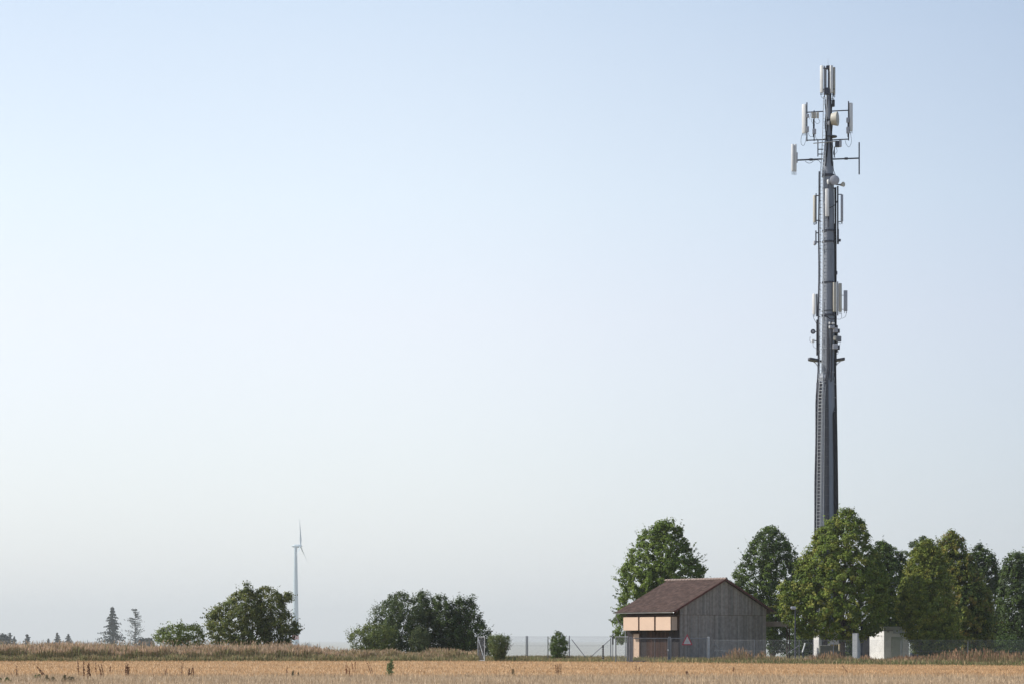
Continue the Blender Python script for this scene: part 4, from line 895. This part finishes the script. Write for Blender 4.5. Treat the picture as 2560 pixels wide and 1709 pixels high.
# ------------------------------------------------------------------ weeds standing in the field
def weed(px, base, hgt, label, n=3, lean=0.0, col=((.17, .09, .055), (.22, .125, .08), (.12, .065, .04)), seed=1, spread=.05, green=False, dense=1.0):
    rnd = random.Random(seed); Y = F * EYE / (base - HZ); s_ = Y / F; x0 = X(px, Y); root = thing('dry_weed' if not green else 'green_weed', (x0, Y, 0), label, 'weed', None)
    st = MB(); V = []; C = []
    for i in range(n):
        bx = x0 + rnd.uniform(-spread, spread) * 1.5; by = Y + rnd.uniform(-.1, .1); h = hgt * s_ * rnd.uniform(.65, 1.0) if i else hgt * s_; ln = lean * h + rnd.uniform(-.12, .12) * h
        pts = [Vector((bx + ln * f ** 1.3, by + rnd.uniform(-.01, .01), h * f)) for f in (0, .3, .6, .85, 1)]
        st.col = col[0]; st.tube(pts, [.009, .008, .007, .005, .003], 5)
        m = int(55 * dense)
        for k in range(m):
            f = rnd.uniform(.35, 1.0) if not green else rnd.uniform(.05, 1); q = pts[0].lerp(pts[-1], f); q = Vector((bx + ln * f ** 1.3, by, h * f))
            rr = (.045 * (1.15 - f) * .8 + .01) if not green else .13 * (1.1 - f); c_ = q + Vector((rnd.uniform(-rr, rr), rnd.uniform(-rr, rr), rnd.uniform(-.02, .02)))
            a = rnd.uniform(0, 6.28); sz = rnd.uniform(.009, .022) if not green else rnd.uniform(.03, .06); u = Vector((math.cos(a), math.sin(a), rnd.uniform(-.5, .5))) * sz; v = Vector((0, 0, sz * 1.1)) + Vector((-math.sin(a), math.cos(a), 0)) * sz * .4
            V += [c_ - u, c_ - v, c_ + u, c_ + v]; cc = col[rnd.randrange(len(col))]; C += [cc] * 4
    st.build('stem', M_grass, root)
    np_mesh('seed_head' if not green else 'leaves', np.array([tuple(v) for v in V]), 4, np.array(C), M_grass, root)
weed(45, 1698, 36, 'lone dark weed stalk nearest the left edge of the field', 1, -.12, seed=1)
weed(112, 1697, 32, 'leaning bent weed stalk second from the left edge', 2, -.65, seed=2)
weed(200, 1692, 42, 'thin tall dry stalk left of the densest weed clump', 2, -.08, seed=3, dense=.6)
weed(217, 1700, 48, 'densest dark brown dock clump in the left field', 5, 0.0, seed=4, spread=.12, dense=1.6)
weed(238, 1692, 38, 'single brown dock stalk right of the densest clump', 1, -.06, seed=5)
weed(256, 1697, 38, 'thick brown dock stalk leaning left, with thin neighbours', 3, -.18, seed=6, spread=.06)
weed(277, 1682, 18, 'short brown dock stalk between two taller clumps', 1, 0.02, seed=7)
weed(326, 1696, 40, 'fork shaped clump of dry stalks with one lying sideways', 5, .02, seed=8, spread=.14)
weed(418, 1692, 26, 'thin pale dry stalk below the low loose bush', 2, .05, seed=9, dense=.4)
weed(452, 1696, 44, 'tall thin bare stalk between two small branching weeds', 2, .02, seed=10, dense=.3)
weed(478, 1694, 30, 'dark branching dry weed below the rounded bush', 4, .05, seed=11, spread=.1)
weed(717, 1690, 26, 'slim dry stalk beneath the wind turbine', 1, 0.0, seed=12, dense=.7)
weed(738, 1693, 18, 'small ragged grey weed right of the slim dry stalk', 4, -.05, seed=13, spread=.12, col=((.12, .12, .07), (.16, .13, .08)))
weed(870, 1692, 38, 'reddish brown dock pair left of the green weed', 3, -.03, seed=14, spread=.08, col=((.24, .11, .06), (.28, .14, .08)))
weed(884, 1682, 30, 'reddish dock stalk standing tight beside the dock pair', 2, -.02, seed=15, col=((.24, .11, .06), (.28, .14, .08)))
weed(934, 1690, 42, 'bare leaning stalks just left of the green weed', 3, -.35, seed=16, dense=.3, spread=.2)
weed(977, 1689, 44, 'leafy green weed standing tall in the middle field', 4, 0.0, seed=17, green=True, spread=.15, col=((.20, .24, .11), (.26, .29, .15), (.15, .19, .08)), dense=.8)
weed(1284, 1691, 20, 'small olive weed below the open gate leaf', 2, .0, seed=18, col=((.12, .11, .06), (.16, .13, .08)))
weed(1399, 1690, 32, 'brown dock clump below the upright leafy shrub', 4, 0.0, seed=19, spread=.12, col=((.24, .14, .08), (.20, .12, .07)))
weed(1587, 1686, 30, 'thin dark stalk below the peach barn door', 1, -.06, seed=20, dense=.5)
weed(1602, 1682, 18, 'small dark stalk right of the one below the door', 1, -.15, seed=21, dense=.7)
weed(1718, 1690, 14, 'tiny dark weed in the stubble below the barn gable', 2, -.2, seed=22)
weed(1830, 1684, 18, 'small dark stalk below the right end of the gable', 1, 0, seed=23)
weed(2120, 1688, 26, 'thin leaning brown stalk below the cabinets', 1, -.5, seed=24, dense=.4)
weed(20, 1706, 12, 'low green tuft in the bottom left corner', 4, 0, seed=25, green=True, spread=.2, col=((.17, .19, .08), (.22, .22, .11)))
weed(94, 1694, 8, 'small bright green leafy sprout in the left stubble', 3, 0, seed=26, green=True, spread=.12, col=((.08, .14, .04), (.10, .16, .05)))
weed(150, 1703, 16, 'grey olive ground weed left of the densest clump', 5, 0, seed=27, green=True, spread=.35, col=((.24, .21, .13), (.30, .25, .16)))

# ------------------------------------------------------------------ haze
hz = MB(); hz.box((0, 9000, 62), 27000, 19000, 340)
m = bpy.data.materials.new('haze'); m.use_nodes = True; t = m.node_tree; t.nodes.remove(t.nodes['Principled BSDF'])
pv = t.nodes.new('ShaderNodeVolumePrincipled'); pv.inputs['Density'].default_value = .00012; pv.inputs['Color'].default_value = (.95, 1, 1, 1); pv.inputs['Anisotropy'].default_value = .1
t.links.new(pv.outputs[0], t.nodes['Material Output'].inputs['Volume'])
ho = hz.build('haze', m); tag(ho, 'thin pale summer haze filling the air over the plain', 'haze', kind='stuff')
